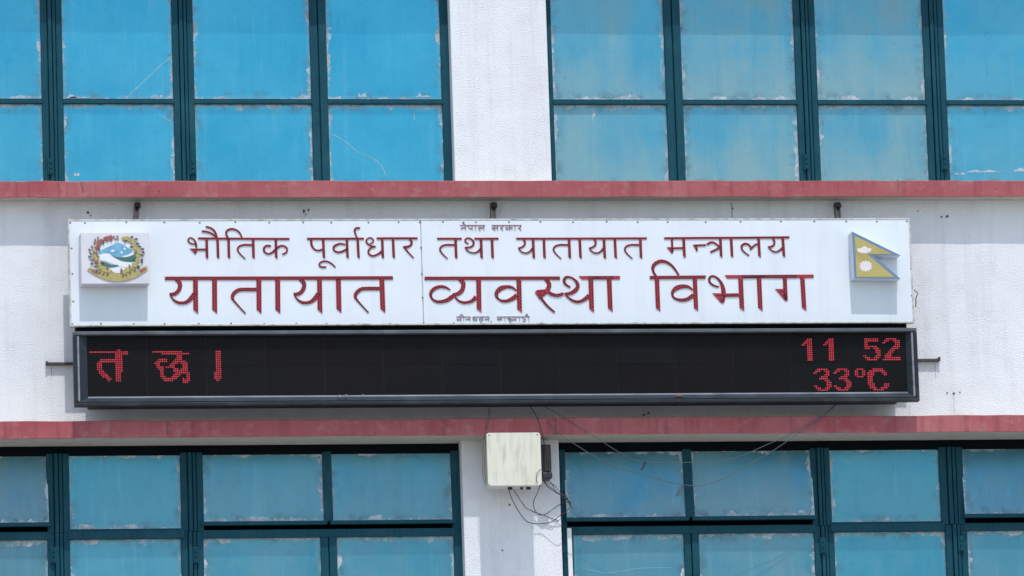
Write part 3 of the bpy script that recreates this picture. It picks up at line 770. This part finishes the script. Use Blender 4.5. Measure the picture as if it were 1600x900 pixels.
# the two thin painted lines
Q = (710, 340, 13.333); R_ = (700, 480, 11.43)
t1 = [[S(Q, (118, 158, 15), (380, 158, 15), (642, 157, 15))], [S(Q, (780, 158, 15), (1100, 158, 15), (1398, 157, 15))]]
def stem(f, x, y0=158, y1=275, w_=15): return S(f, (x, y0, w_), (x, (y0 + y1) / 2, w_), (x, y1, w_))
t1 += [[stem(Q, 236), S(Q, (135, 215, 22), (160, 222, 34), (185, 205, 18), (236, 205, 14)), S(Q, (165, 98, 14), (190, 108, 14), (225, 150, 14))],
       [stem(Q, 373), S(Q, (290, 160, 16), (300, 205, 14), (330, 225, 14), (373, 212, 14))], [stem(Q, 440)],
       [stem(Q, 618), S(Q, (612, 198, 14), (580, 208, 16), (562, 225, 18)), S(Q, (565, 215, 14), (545, 195, 14), (512, 200, 16), (508, 225, 14), (545, 260, 10))],
       [stem(Q, 902), S(Q, (825, 160, 16), (842, 190, 18), (815, 212, 30), (780, 212, 24)), S(Q, (800, 222, 18), (855, 262, 10)), S(Q, (830, 208, 14), (860, 214, 12), (900, 200, 12))],
       [S(Q, (995, 160, 16), (1012, 188, 18), (985, 212, 28), (955, 212, 24)), S(Q, (975, 222, 18), (1015, 262, 10))],
       [stem(Q, 1150), S(Q, (1115, 200, 14), (1080, 200, 16), (1075, 228, 16), (1110, 235, 14), (1150, 210, 14), (1190, 198, 14), (1212, 220, 14), (1190, 240, 14))],
       [stem(Q, 1265)],
       [S(Q, (1370, 160, 16), (1388, 188, 18), (1360, 212, 28), (1330, 212, 24)), S(Q, (1350, 222, 18), (1395, 262, 10))]]
for g in t1: glyph([('s', [(a, b, c * .68) for a, b, c in q[1]]) for q in g], DS, False, 'ink_red', False)
t2 = [[S(R_, (150, 168, 11), (280, 168, 11), (408, 168, 11))], [S(R_, (440, 168, 11), (600, 168, 11), (742, 167, 11))], [S(R_, (872, 168, 11), (1150, 167, 11), (1462, 166, 11))]]
def stm(x): return stem(R_, x, 168, 250, 13)
def ma(x): return [stem(R_, x - 50, 168, 215, 12), S(R_, (x - 78, 212, 14), (x - 55, 222, 22), (x, 208, 11)), stm(x)]
def na(x): return [S(R_, (x - 75, 208, 14), (x - 55, 214, 22), (x, 203, 11)), stm(x)]
t2 += [ma(235), [stm(285), S(R_, (205, 160, 10), (225, 128, 11), (255, 128, 11), (285, 168, 12))], na(395),
       [stm(515), S(R_, (462, 200, 10), (445, 185, 10), (455, 172, 10), (478, 190, 12), (480, 215, 14)), S(R_, (445, 212, 12), (470, 222, 22), (515, 210, 11))],
       [stm(622), S(R_, (622, 195, 10), (590, 188, 12), (560, 205, 14), (575, 230, 12), (622, 212, 12))], na(730),
       [S(R_, (772, 238, 12), (775, 252, 12), (765, 270, 10))],
       [stm(928), S(R_, (905, 195, 11), (885, 198, 12), (890, 220, 12), (928, 205, 12), (955, 195, 11), (968, 215, 11), (955, 228, 11))], [stm(1020)],
       [S(R_, (1105, 168, 11), (1090, 190, 12), (1060, 205, 12)), S(R_, (1090, 195, 11), (1135, 215, 12), (1130, 242, 12), (1100, 245, 12), (1090, 220, 12), (1130, 200, 11))],
       ma(1215), [stm(1280)],
       [S(R_, (1360, 168, 11), (1335, 188, 12), (1370, 205, 12), (1390, 225, 12), (1365, 248, 12), (1335, 235, 11))],
       [stm(1445), S(R_, (1440, 165, 11), (1420, 125, 11), (1395, 110, 11)), S(R_, (1435, 165, 10), (1405, 145, 11), (1375, 140, 11))]]
for g in t2: glyph([('s', [(a, b, c * .62) for a, b, c in q[1]]) for q in g], DS, False, 'ink_grey', False)

# ------------------------------------------------------------------ emblem plaque
ED = DS + 0.100
ex0, ex1 = fx(126.8, 405, ED), fx(233.2, 405, ED)
ez1, ez0 = fz(363.2, ED, 180), fz(443.6, ED, 180)
emb = empty('emblem_plaque', ((ex0 + ex1) / 2, -DS, ez0), label='square white plaque with a wreathed mountain crest at left end of sign', cat='plaque')
box('board', ex0, ex1, ez0, ez1, DS + .001, ED, M['plaque'], emb, .002)
EF = (120, 355, 9.0)
def epoly(name, pts, lay, mat, smooth=True):
    P = [(x, y) for x, y in pts]
    if smooth:
        P = catmull(P + [P[0]], 4)[:-1]
    d = ED + .0008 * lay
    q = [at(EF[0] + x / EF[2], EF[1] + y / EF[2], d) for x, y in P]
    return prism(name, [(p.x, p.z) for p in q], ED - .002, d, M[mat], emb)
epoly('sky_disc', [(560, 195), (680, 200), (780, 260), (830, 340), (840, 450), (790, 560), (680, 620), (560, 640), (440, 610), (330, 540), (290, 440), (300, 330), (370, 240), (460, 200)], 1, 'snow')
epoly('mountain', [(300, 345), (420, 285), (500, 250), (565, 215), (640, 235), (720, 290), (785, 338), (745, 370), (700, 395), (640, 415), (560, 420), (480, 380), (400, 365), (310, 385)], 2, 'blue')
epoly('snow_patch', [(470, 335), (500, 315), (535, 325), (500, 350)], 3, 'snow')
epoly('snow_patch', [(655, 300), (675, 285), (690, 300), (672, 318)], 3, 'snow')
epoly('snow_patch', [(610, 350), (635, 340), (650, 360), (625, 370)], 3, 'snow')
epoly('snow_patch', [(640, 405), (720, 390), (800, 350), (790, 380), (720, 412), (660, 420)], 3, 'snow')
epoly('forest_hill', [(480, 385), (560, 420), (660, 422), (740, 412), (840, 380), (860, 450), (800, 480), (740, 490), (640, 475), (560, 440)], 4, 'green')
epoly('country_map', [(345, 425), (385, 385), (430, 375), (500, 415), (600, 470), (700, 490), (770, 500), (770, 555), (700, 565), (620, 550), (520, 520), (420, 480), (350, 465)], 5, 'snow')
epoly('lower_hill', [(330, 475), (420, 500), (500, 530), (580, 530), (575, 548), (500, 560), (400, 550), (340, 520)], 6, 'green')
epoly('gold_field', [(310, 520), (380, 535), (430, 570), (470, 600), (560, 640), (420, 680), (330, 650), (280, 590)], 6, 'gold')
epoly('gold_field', [(800, 500), (840, 530), (820, 600), (700, 660), (560, 650), (700, 600), (770, 570)], 6, 'gold')
epoly('clasped_hands', [(490, 590), (540, 565), (620, 565), (690, 580), (640, 630), (570, 645), (510, 630)], 7, 'snow')
epoly('ribbon', [(150, 598), (180, 570), (260, 600), (330, 625), (430, 645), (560, 650), (690, 645), (800, 620), (880, 595), (970, 545), (995, 590), (930, 640), (830, 700), (700, 745), (570, 762), (440, 745), (320, 700), (220, 645)], 8, 'gold')
epoly('ribbon_end', [(190, 585), (290, 625), (290, 665), (220, 632)], 9, 'pink', False)
epoly('ribbon_end', [(880, 605), (965, 570), (975, 592), (900, 645)], 9, 'pink', False)
# wreath of flowers and leaves
def wreath():
    items = []
    for k in range(34):
        t = k / 33
        a = rad(104 + t * 152) if k % 2 == 0 else rad(76 - t * 152)
        rx, ry = 305, 255
        cx, cy = 560, 385
        x, y = cx + rx * math.cos(a), cy - ry * math.sin(a)
        items.append((x + random.uniform(-14, 14), y + random.uniform(-12, 12), random.uniform(30, 44), a))
    for i, (x, y, r, a) in enumerate(items):
        pts = []
        for k in range(10):
            q = r * (1.0 if k % 2 == 0 else 0.66)
            pts.append((x + q * math.cos(k * math.pi / 5), y + q * math.sin(k * math.pi / 5)))
        top = (x < 500 and y < 260) or random.random() < .12
        epoly('flower', pts, 10 + (i % 4) * .4, 'pink' if top else 'gold', False)
        for s in (1.22, ) + ((0.86,) if i % 3 == 0 else ()):
            lx, ly = 560 + (x - 560) * s, 385 + (y - 385) * s * .98
            if ly < 130: continue
            c, sn = math.cos(-a + .6), math.sin(-a + .6)
            w_, h_ = 24, 11
            epoly('leaf', [(lx - w_ * c, ly - w_ * sn), (lx - h_ * sn, ly + h_ * c), (lx + w_ * c, ly + w_ * sn), (lx + h_ * sn, ly - h_ * c)], 12 + (i % 5) * .2, 'leaf', False)
wreath()
for x, y in ((525, 130), (550, 165), (580, 160), (575, 125)):
    epoly('small_flag', [(x - 14, y - 12), (x + 12, y), (x - 12, y + 12)], 10, 'pink', False)

# ------------------------------------------------------------------ pennant emblem
FF = (1310, 350, 5.623)
def fp(x, y, d): p = at(FF[0] + x / FF[2], FF[1] + y / FF[2], d); return (p.x, p.z)
FD = DS + 0.097
p0 = at(1345, 434, DS)
flag = empty('pennant_emblem', (p0.x, -DS, p0.z), label='raised double pennant flag in gold with blue border at right end of sign', cat='flag')
outer = [(120, 66), (548, 276), (292, 272), (545, 480), (143, 474)]
outer = [(120, 66), (549, 277), (300, 270), (546, 481), (142, 476)]
prism('side_box', [fp(x, y, FD) for x, y in outer], DS + .001, FD - .003, M['flagside'], flag)
prism('blue_border', [fp(x, y, FD) for x, y in outer], FD - .003, FD, M['flagblue'], flag)
prism('gold_field', [fp(x, y, FD + .001) for x, y in ((143, 104), (478, 266), (252, 264), (492, 465), (160, 465))], FD - .001, FD + .001, M['flaggold'], flag)
pts = [(160, 228), (175, 212), (200, 214), (212, 200), (228, 196), (245, 200), (258, 212), (280, 212), (294, 222), (280, 244), (250, 256), (210, 256), (178, 246)]
prism('moon', [fp(x, y, FD + .002) for x, y in pts], FD, FD + .002, M['flagwhite'], flag)
pts = []
for k in range(24):
    r = 64 if k % 2 == 0 else 46
    pts.append((240 + r * math.cos(k * math.pi / 12), 370 + r * .85 * math.sin(k * math.pi / 12)))
prism('sun_disc', [fp(x, y, FD + .002) for x, y in pts], FD, FD + .002, M['flagwhite'], flag)

# ------------------------------------------------------------------ led display
DD = 0.305
lx0, lx1 = fx(115.3, 573, DD), fx(1435, 573, DD)
lt, lb = fz(514.8, DD), fz(630.5, DD)
disp = empty('led_display', ((lx0 + lx1) / 2, -DD, lb), label='black scrolling message display with red characters below the white sign', cat='display')
box('casing', lx0 + .004, lx1 - .004, lb + .004, lt - .004, .245, DD - .05, M['casing'], disp, .003)
ow = .019
SD = DD - .045                       # screen plane
sxa, sxb = fx(136.3, 570, SD), fx(1416, 570, SD)
sza, szb = fz(616.8, SD), fz(522.0, SD)
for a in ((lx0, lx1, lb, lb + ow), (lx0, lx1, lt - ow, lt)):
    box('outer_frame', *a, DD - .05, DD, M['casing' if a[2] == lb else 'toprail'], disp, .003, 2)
for a in ((lx0, lx0 + ow), (lx1 - ow, lx1)):
    box('outer_frame', *a, lb + ow, lt - ow, DD - .05, DD, M['casing'], disp, .003, 2)
# pale beads and sloping bezel between the outer frame and the screen
bw = .013
for a, b in (((lx0 + ow + .001, lx1 - ow - .001, lb + ow + .002, lb + ow + .008), 0), ):
    box('bead', *a, DD - .05, DD - .004, M['bezel'], disp, .002)
box('bead', lx0 + ow + .001, lx0 + ow + bw, lb + ow + .009, lt - ow - .002, DD - .05, DD - .006, M['bead'], disp, .003)
box('bead', lx1 - ow - bw, lx1 - ow - .001, lb + ow + .009, lt - ow - .002, DD - .05, DD - .006, M['bead'], disp, .003)
def bezel(pts_outer, pts_inner):
    bm = bmesh.new()
    v = [bm.verts.new(p) for p in pts_outer + pts_inner]
    bm.faces.new(v)
    r = bmesh.ops.extrude_face_region(bm, geom=list(bm.faces))
    for q in r['geom']:
        if isinstance(q, bmesh.types.BMVert): q.co.y += .012
    bmesh.ops.recalc_face_normals(bm, faces=bm.faces)
    mk('bezel', bm, M['bezel'], disp)
ix0, ix1, iz0, iz1 = lx0 + ow + bw, lx1 - ow - bw, lb + ow + .009, szb
do, di = DD - .012, SD + .004
bezel([(ix0, -do, iz0), (ix0, -do, iz1)], [(sxa, -di, szb), (sxa, -di, sza)])
bezel([(ix1, -do, iz1), (ix1, -do, iz0)], [(sxb, -di, sza), (sxb, -di, szb)])
bezel([(ix1, -do, iz0), (ix0, -do, iz0)], [(sxa, -di, sza), (sxb, -di, sza)])
box('gap_shade', lx0 + .03, lx1 - .03, lt - .03, sz0 + .02, .10, .19, M['recess'], disp, 0)  # added backing, coloured near-black to stand in for shade under the sign
box('inner_lip', sxa - .001, sxb + .001, sza - .009, sza + .001, SD, SD + .012, M['bead'], disp, .002)
NC, NR = 448, 32
pit = (sxb - sxa) / NC; pz = (szb - sza) / NR
# 28 screen modules
for i in range(14):
    for j in range(2):
        o = box('screen_module', sxa + i * 32 * pit + .002, sxa + (i + 1) * 32 * pit - .002, sza + j * 16 * pz + .0012, sza + (j + 1) * 16 * pz - .0012,
                SD - .02, SD + random.uniform(-.0008, .0008), M['screen'], disp, 0)
lit = {}
def put(col, row, rows, key):
    for r, s in enumerate(rows):
        for c, ch in enumerate(s):
            if ch == '#' and 0 <= col + c < NC and 0 <= row + r < NR: lit[(col + c, row + r)] = key
one = ["...###", "..####", ".#####", "##.###"] + ["...###"] * 8
five = [".########.", ".########.", ".##.......", ".##.......", ".#######..", ".###..###.", ".......###", ".......###", "........##", "##.....###", ".###..###.", "..######.."]
two = ["..######..", ".###..####", "##.....###", ".......###", "......####", ".....####.", "....###...", "...###....", "..###.....", ".####.....", ".#########", "##########"]
three = ["..######..", ".###..###.", "##.....##.", "......###.", "....####..", "...#####..", "......###.", ".......###", ".......###", "##.....###", ".###..###.", "..######.."]
deg = [".####.", "##..##", "##..##", "##..##", ".####."]
cee = ["....######...", "..#########..", ".####....###.", ".####.....##.", ".###.........", ".###.........", ".###.........", ".###.........", ".####.....###", "..###.....###", "..####..####.", "....######..."]
put(390, 3, one, 'a'); put(402, 3, one, 'b'); put(424, 3, five, 'c'); put(435, 3, two, 'd')
put(396, 19, three, 'e'); put(407, 19, three, 'f'); put(419, 19, deg, 'g'); put(425, 19, cee, 'h')
def raster(segs, key):
    for P, w_ in segs:
        P = catmull(P, 5) if len(P) > 2 else P
        for a, b in zip(P, P[1:]):
            n = max(2, int(math.hypot(b[0] - a[0], b[1] - a[1]) / 3))
            for i in range(n + 1):
                x = a[0] + (b[0] - a[0]) * i / n; y = a[1] + (b[1] - a[1]) * i / n
                px, py = 120 + x / 6.4, 510 + y / 6.4
                q = at(px, py, SD)
                c0 = (q.x - sxa) / pit - .5; r0 = (szb - q.z) / pz - .5; rr = w_ / 6.4 / 2.855 / 2
                for c in range(int(c0 - rr - 1), int(c0 + rr + 2)):
                    for r in range(int(r0 - rr - 1), int(r0 + rr + 2)):
                        if math.hypot(c - c0, r - r0) <= max(rr, .52) and 0 <= c < NC and 0 <= r < NR: lit[(c, r)] = key
raster([([(118, 266), (510, 266)], 12), ([(418, 268), (420, 525)], 62), ([(385, 345), (300, 342), (245, 352), (222, 400), (238, 450), (280, 490), (325, 525)], 46)], 'i')
raster([([(758, 264), (1115, 264)], 12), ([(1025, 270), (1025, 325)], 60), ([(895, 338), (840, 338), (803, 365), (808, 395), (845, 415)], 34),
        ([(840, 415), (855, 455), (855, 500), (900, 532), (960, 522), (1020, 470), (1060, 440)], 44),
        ([(905, 410), (945, 408)], 14), ([(950, 400), (960, 372), (1015, 345), (1075, 365), (1082, 415), (1035, 452), (975, 435)], 44),
        ([(1055, 450), (1105, 470), (1115, 515), (1095, 550), (1068, 535)], 40)], 'j')
raster([([(1412, 275), (1412, 515)], 62)], 'k')
def addled(bm, c, r, rad_, h):
    x = sxa + (c + .5) * pit; z = szb - (r + .5) * pz; d = SD + .0015
    top = [bm.verts.new((x + rad_ * math.cos(k * math.pi / 3), -d - h, z + rad_ * math.sin(k * math.pi / 3))) for k in range(6)]
    bot = [bm.verts.new((x + rad_ * 1.05 * math.cos(k * math.pi / 3), -d + .002, z + rad_ * 1.05 * math.sin(k * math.pi / 3))) for k in range(6)]
    bm.faces.new(top[::-1])
    for k in range(6):
        j = (k + 1) % 6; bm.faces.new((top[k], top[j], bot[j], bot[k]))
bm = bmesh.new()
for c in range(NC):
    for r in range(NR):
        if (c, r) not in lit: addled(bm, c, r, pit * .30, .001)
o = mk('unlit_leds', bm, M['led_off'], disp); o['kind'] = 'stuff'
for key in sorted(set(lit.values())):
    bm = bmesh.new()
    for (c, r), k in lit.items():
        if k == key: addled(bm, c, r, pit * random.uniform(.34, .41), .002)
    mk('lit_character', bm, M['led_on'], disp)
# side rails that reach past the casing
a, b = at(73, 568, .03), at(118, 567, .03)
box('side_rail', a.x, b.x + .1, a.z - .007, a.z + .007, .004, .03, M['steel'], disp, .001)
box('rail_tip', a.x - .004, a.x + .006, a.z - .007, a.z + .013, .0, .034, M['steel'], disp, .001)
a, b = at(1436, 562.5, .03), at(1468, 562, .03)
box('side_rail', a.x - .1, b.x, a.z - .007, a.z + .007, .004, .03, M['steel'], disp, .001)
box('rail_tip', b.x - .006, b.x + .005, b.z - .007, b.z + .015, .0, .034, M['steel'], disp, .001)
# unseen box added behind the casing to darken the wall strip below
box('shade_filler_box', lx0 + .10, lx1 - .07, lb + .03, lt - .05, .0, .2445, M['casing'], disp, .002)
# paper scraps on the bezel
for px, py, w_, h_, mm in ((531, 619, 3.2, 4, 'bead'), (541, 617, 3, 1.6, 'bead'), (567, 617, 3, 1.6, 'bead'), (1061, 617.5, 10, 3, 'scrap')):
    if mm == 'scrap': M['scrap'] = plain('red_scrap', (0.26, 0.10, 0.10, 1), 0.7)
    d = DD - .001; p = at(px, py, d)
    box('scrap', p.x - w_ / PPM / 2, p.x + w_ / PPM / 2, p.z - h_ / PPM / 2, p.z + h_ / PPM / 2, d - .012, d, M[mm], disp, .001)

# ------------------------------------------------------------------ junction box
JD = 0.258
jx0, jx1 = fx(761.5, 720, JD), fx(845.5, 720, JD)
jz1, jz0 = fz(676.0, JD), fz(758.5, JD)
jb = empty('junction_box', ((jx0 + jx1) / 2, -JD, jz0), label='cream square junction box on white column below the lower red ledge', cat='box')
def rrect(x0, x1, z0, z1, r, n=5):
    pts = []
    for cx, cz, a0 in ((x1 - r, z1 - r, 0), (x0 + r, z1 - r, 90), (x0 + r, z0 + r, 180), (x1 - r, z0 + r, 270)):
        for k in range(n + 1):
            a = rad(a0 + 90 * k / n); pts.append((cx + r * math.cos(a), cz + r * math.sin(a)))
    return pts
bm = bmesh.new(); addprism(bm, rrect(jx0, jx1, jz0, jz1, .014), JD - .026, JD)
es = [e for e in bm.edges if all(abs(v.co.y + JD) < 1e-6 for v in e.verts)]
bmesh.ops.bevel(bm, geom=es, offset=.005, segments=3, affect='EDGES', profile=.5)
bmesh.ops.recalc_face_normals(bm, faces=bm.faces)
mk('lid', bm, M['cream'], jb)
jt = min(jz1 - .005, zL0 - .004)
bm = bmesh.new(); addprism(bm, rrect(jx0 + .004, jx1 - .004, jz0 + .003, jt, .012), .105, JD - .0275)
bmesh.ops.recalc_face_normals(bm, faces=bm.faces); mk('body', bm, M['cream'], jb)
box('mounting_plate', jx0 + .05, jx1 - .05, jz0 + .04, jt - .03, .0, .105, M['greybox'], jb, .002)
for x, z in ((jx0 + .014, jz1 - .014), (jx1 - .016, jz1 - .013)):
    bm = bmesh.new(); addtube(bm, [(x, -JD + .004, z), (x, -JD - .001, z)], .0045, 8); bmesh.ops.recalc_face_normals(bm, faces=bm.faces)
    mk('screw', bm, M['rivet'], jb)
for px, py in ((797, 766), (826, 767), (815, 764)):
    p = at(px, py, .17); bm = bmesh.new(); addtube(bm, [(p.x, -.17, jz0 + .006), (p.x, -.17, jz0 - .006), (p.x, -.17, jz0 - .010)], .013 if px != 815 else .008, 8)
    bmesh.ops.recalc_face_normals(bm, faces=bm.faces); mk('cable_gland', bm, M['black'], jb)

# ------------------------------------------------------------------ power adapter
AD = 0.13
ax0, ax1 = fx(848.5, 715, AD), fx(861.5, 715, AD)
az1, az0 = fz(694, AD, 855), fz(744, AD, 855)
ad = empty('power_adapter', ((ax0 + ax1) / 2, -AD, az0), label='narrow black power adapter hanging to the right of the cream box', cat='adapter')
box('case', ax0 - .012, ax1, az0, az1, .002, AD - .008, M['black'], ad, .004, 2)
box('front_grille', ax0 + .006, ax1 - .008, az0 + .03, az1 - .006, AD - .008, AD, M['brown'], ad, .002)
box('terminal_cover', ax0 - .008, ax1 + .002, az0 - .012, az0 + .022, .02, AD + .004, M['black'], ad, .006, 2)
for k in range(4):
    x = ax0 + .004 + k * (ax1 - ax0 - .01) / 3.3
    box('grille_slot', x + .004, x + .007, az0 + .035, az1 - .012, AD - .001, AD + .0015, M['black'], ad, 0)

# ------------------------------------------------------------------ cables
def cable(pts, r, mat, label, group=None, n=6):
    """pts: (px, py, d)"""
    P = catmull([tuple(at(*p)) for p in pts], n)
    bm = bmesh.new(); addtube(bm, P, r, 6)
    bmesh.ops.recalc_face_normals(bm, faces=bm.faces)
    o = mk('cable', bm, M[mat], None, P[0], True)
    return tag(o, label, 'cable', group)
CF = (740, 660, 5.294)
def c3(*pts): return [(CF[0] + x / CF[2], CF[1] + y / CF[2], d) for x, y, d in pts]
cable([(838, 628, .17), (860, 640, .225), (905, 667, .232), (975, 711, .23), (1008, 722, .23), (1075, 722.5, .23), (1140, 718, .23), (1200, 694, .23), (1240, 676, .232), (1290, 645, .232), (1308, 628, .18)], .0018, 'cable_grey', 'upper of two thin wires sagging across the lower right window')
cable([(852, 651, .19), (858, 662, .232), (878, 681, .232), (950, 724, .23), (1010, 743, .23), (1070, 758, .23), (1110, 755, .23), (1150, 738, .23), (1200, 709, .23), (1238, 684, .232), (1288, 649, .232), (1312, 627, .18)], .0020, 'cable_grey', 'lower of two thin wires sagging across the lower right window')
cable([(821, 627, .17), (832, 640, .19), (841, 657, .232), (848, 682, .231), (854, 715, .16), (857, 735, .14), (857, 748, .12)], .0022, 'cable_black', 'dark cable dropping from the display to the black adapter')
cable([(765, 630, .17), (763.5, 645, .226), (760, 665, .231), (756, 690, .19), (754.5, 715, .17), (755, 745, .17), (760, 757, .16), (768, 762, .15)], .0018, 'cable_tan', 'tan wire running down beside the cream box, outermost of the pair')
cable([(766, 640, .19), (764, 655, .232), (760.5, 675, .231), (758, 700, .19), (757.5, 730, .17), (759, 750, .17), (765, 760, .16)], .0018, 'cable_tan', 'tan wire running down beside the cream box, nearest the box')
cable(c3((300, 545, .17), (300, 590, .14), (330, 660, .10), (380, 745, .06), (440, 818, .04), (500, 836, .03), (570, 836, .03), (640, 825, .05), (710, 775, .08), (775, 730, .08), (800, 685, .07), (770, 630, .07), (700, 590, .09), (620, 540, .10), (575, 480, .11)), .0022, 'cable_black', 'longest dark cable looping low under the cream box')
cable(c3((325, 550, .17), (365, 610, .12), (430, 702, .06), (470, 725, .03), (510, 745, .03), (570, 765, .03), (650, 795, .03), (700, 815, .0), (745, 855, -.05)), .0021, 'cable_black', 'dark cable slanting from under the cream box to the window corner')
cable(c3((550, 520, .10), (530, 580, .08), (498, 650, .05), (500, 710, .04), (530, 755, .03), (570, 766, .035), (610, 752, .04), (660, 715, .05), (710, 682, .06), (770, 660, .06), (800, 680, .05), (795, 710, .04)), .0020, 'cable_black', 'dark cable curling in a small loop below the adapter')
for k, (e1, e2) in enumerate((((650, 540), (795, 655)), ((665, 510), (805, 690)), ((690, 570), (780, 640)))):
    lab = ('thin lead from the adapter to the window, lowest of three', 'thin lead from the adapter to the window, topmost of three', 'thin lead from the adapter to the window, middle of three')[k]
    cable(c3((585 + k * 18, 478, .09), (600 + k * 22, 505, .09), (e1[0], e1[1] + 8, .08), (e1[0] + 70, (e1[1] + e2[1]) / 2, .05), (e2[0], e2[1], -.02), (e2[0] + 6, e2[1] + 18, -.07)), .0020, 'cable_grey', lab)
cable(c3((556, 388, .266), (530, 415, .268), (520, 445, .268), (524, 490, .268), (545, 515, .24), (560, 530, .23)), .0016, 'cable_black', 'short dark wire bent over the cream box corner')
# knots of tape hanging from the wires
def knot(px, py, d, label, mat):
    bm = bmesh.new()
    a = at(px + 2, py - 7, d); b = at(px - 1, py + 1, d); c = at(px - 3, py + 6, d)
    addprism(bm, [(a.x - .004, a.z), (a.x + .006, a.z), (b.x + .009, b.z), (c.x + .004, c.z), (c.x - .006, c.z - .004), (b.x - .004, b.z)], d - .008, d + .008)
    bmesh.ops.recalc_face_normals(bm, faces=bm.faces)
    tag(mk('tape_knot', bm, M[mat], None), label, 'tape')
knot(1006, 728, .23, 'dark scrap of tape hanging on the upper sagging wire', 'cable_black')
knot(1061, 769, .23, 'pale scrap of tape hanging on the lower sagging wire', 'cable_grey')
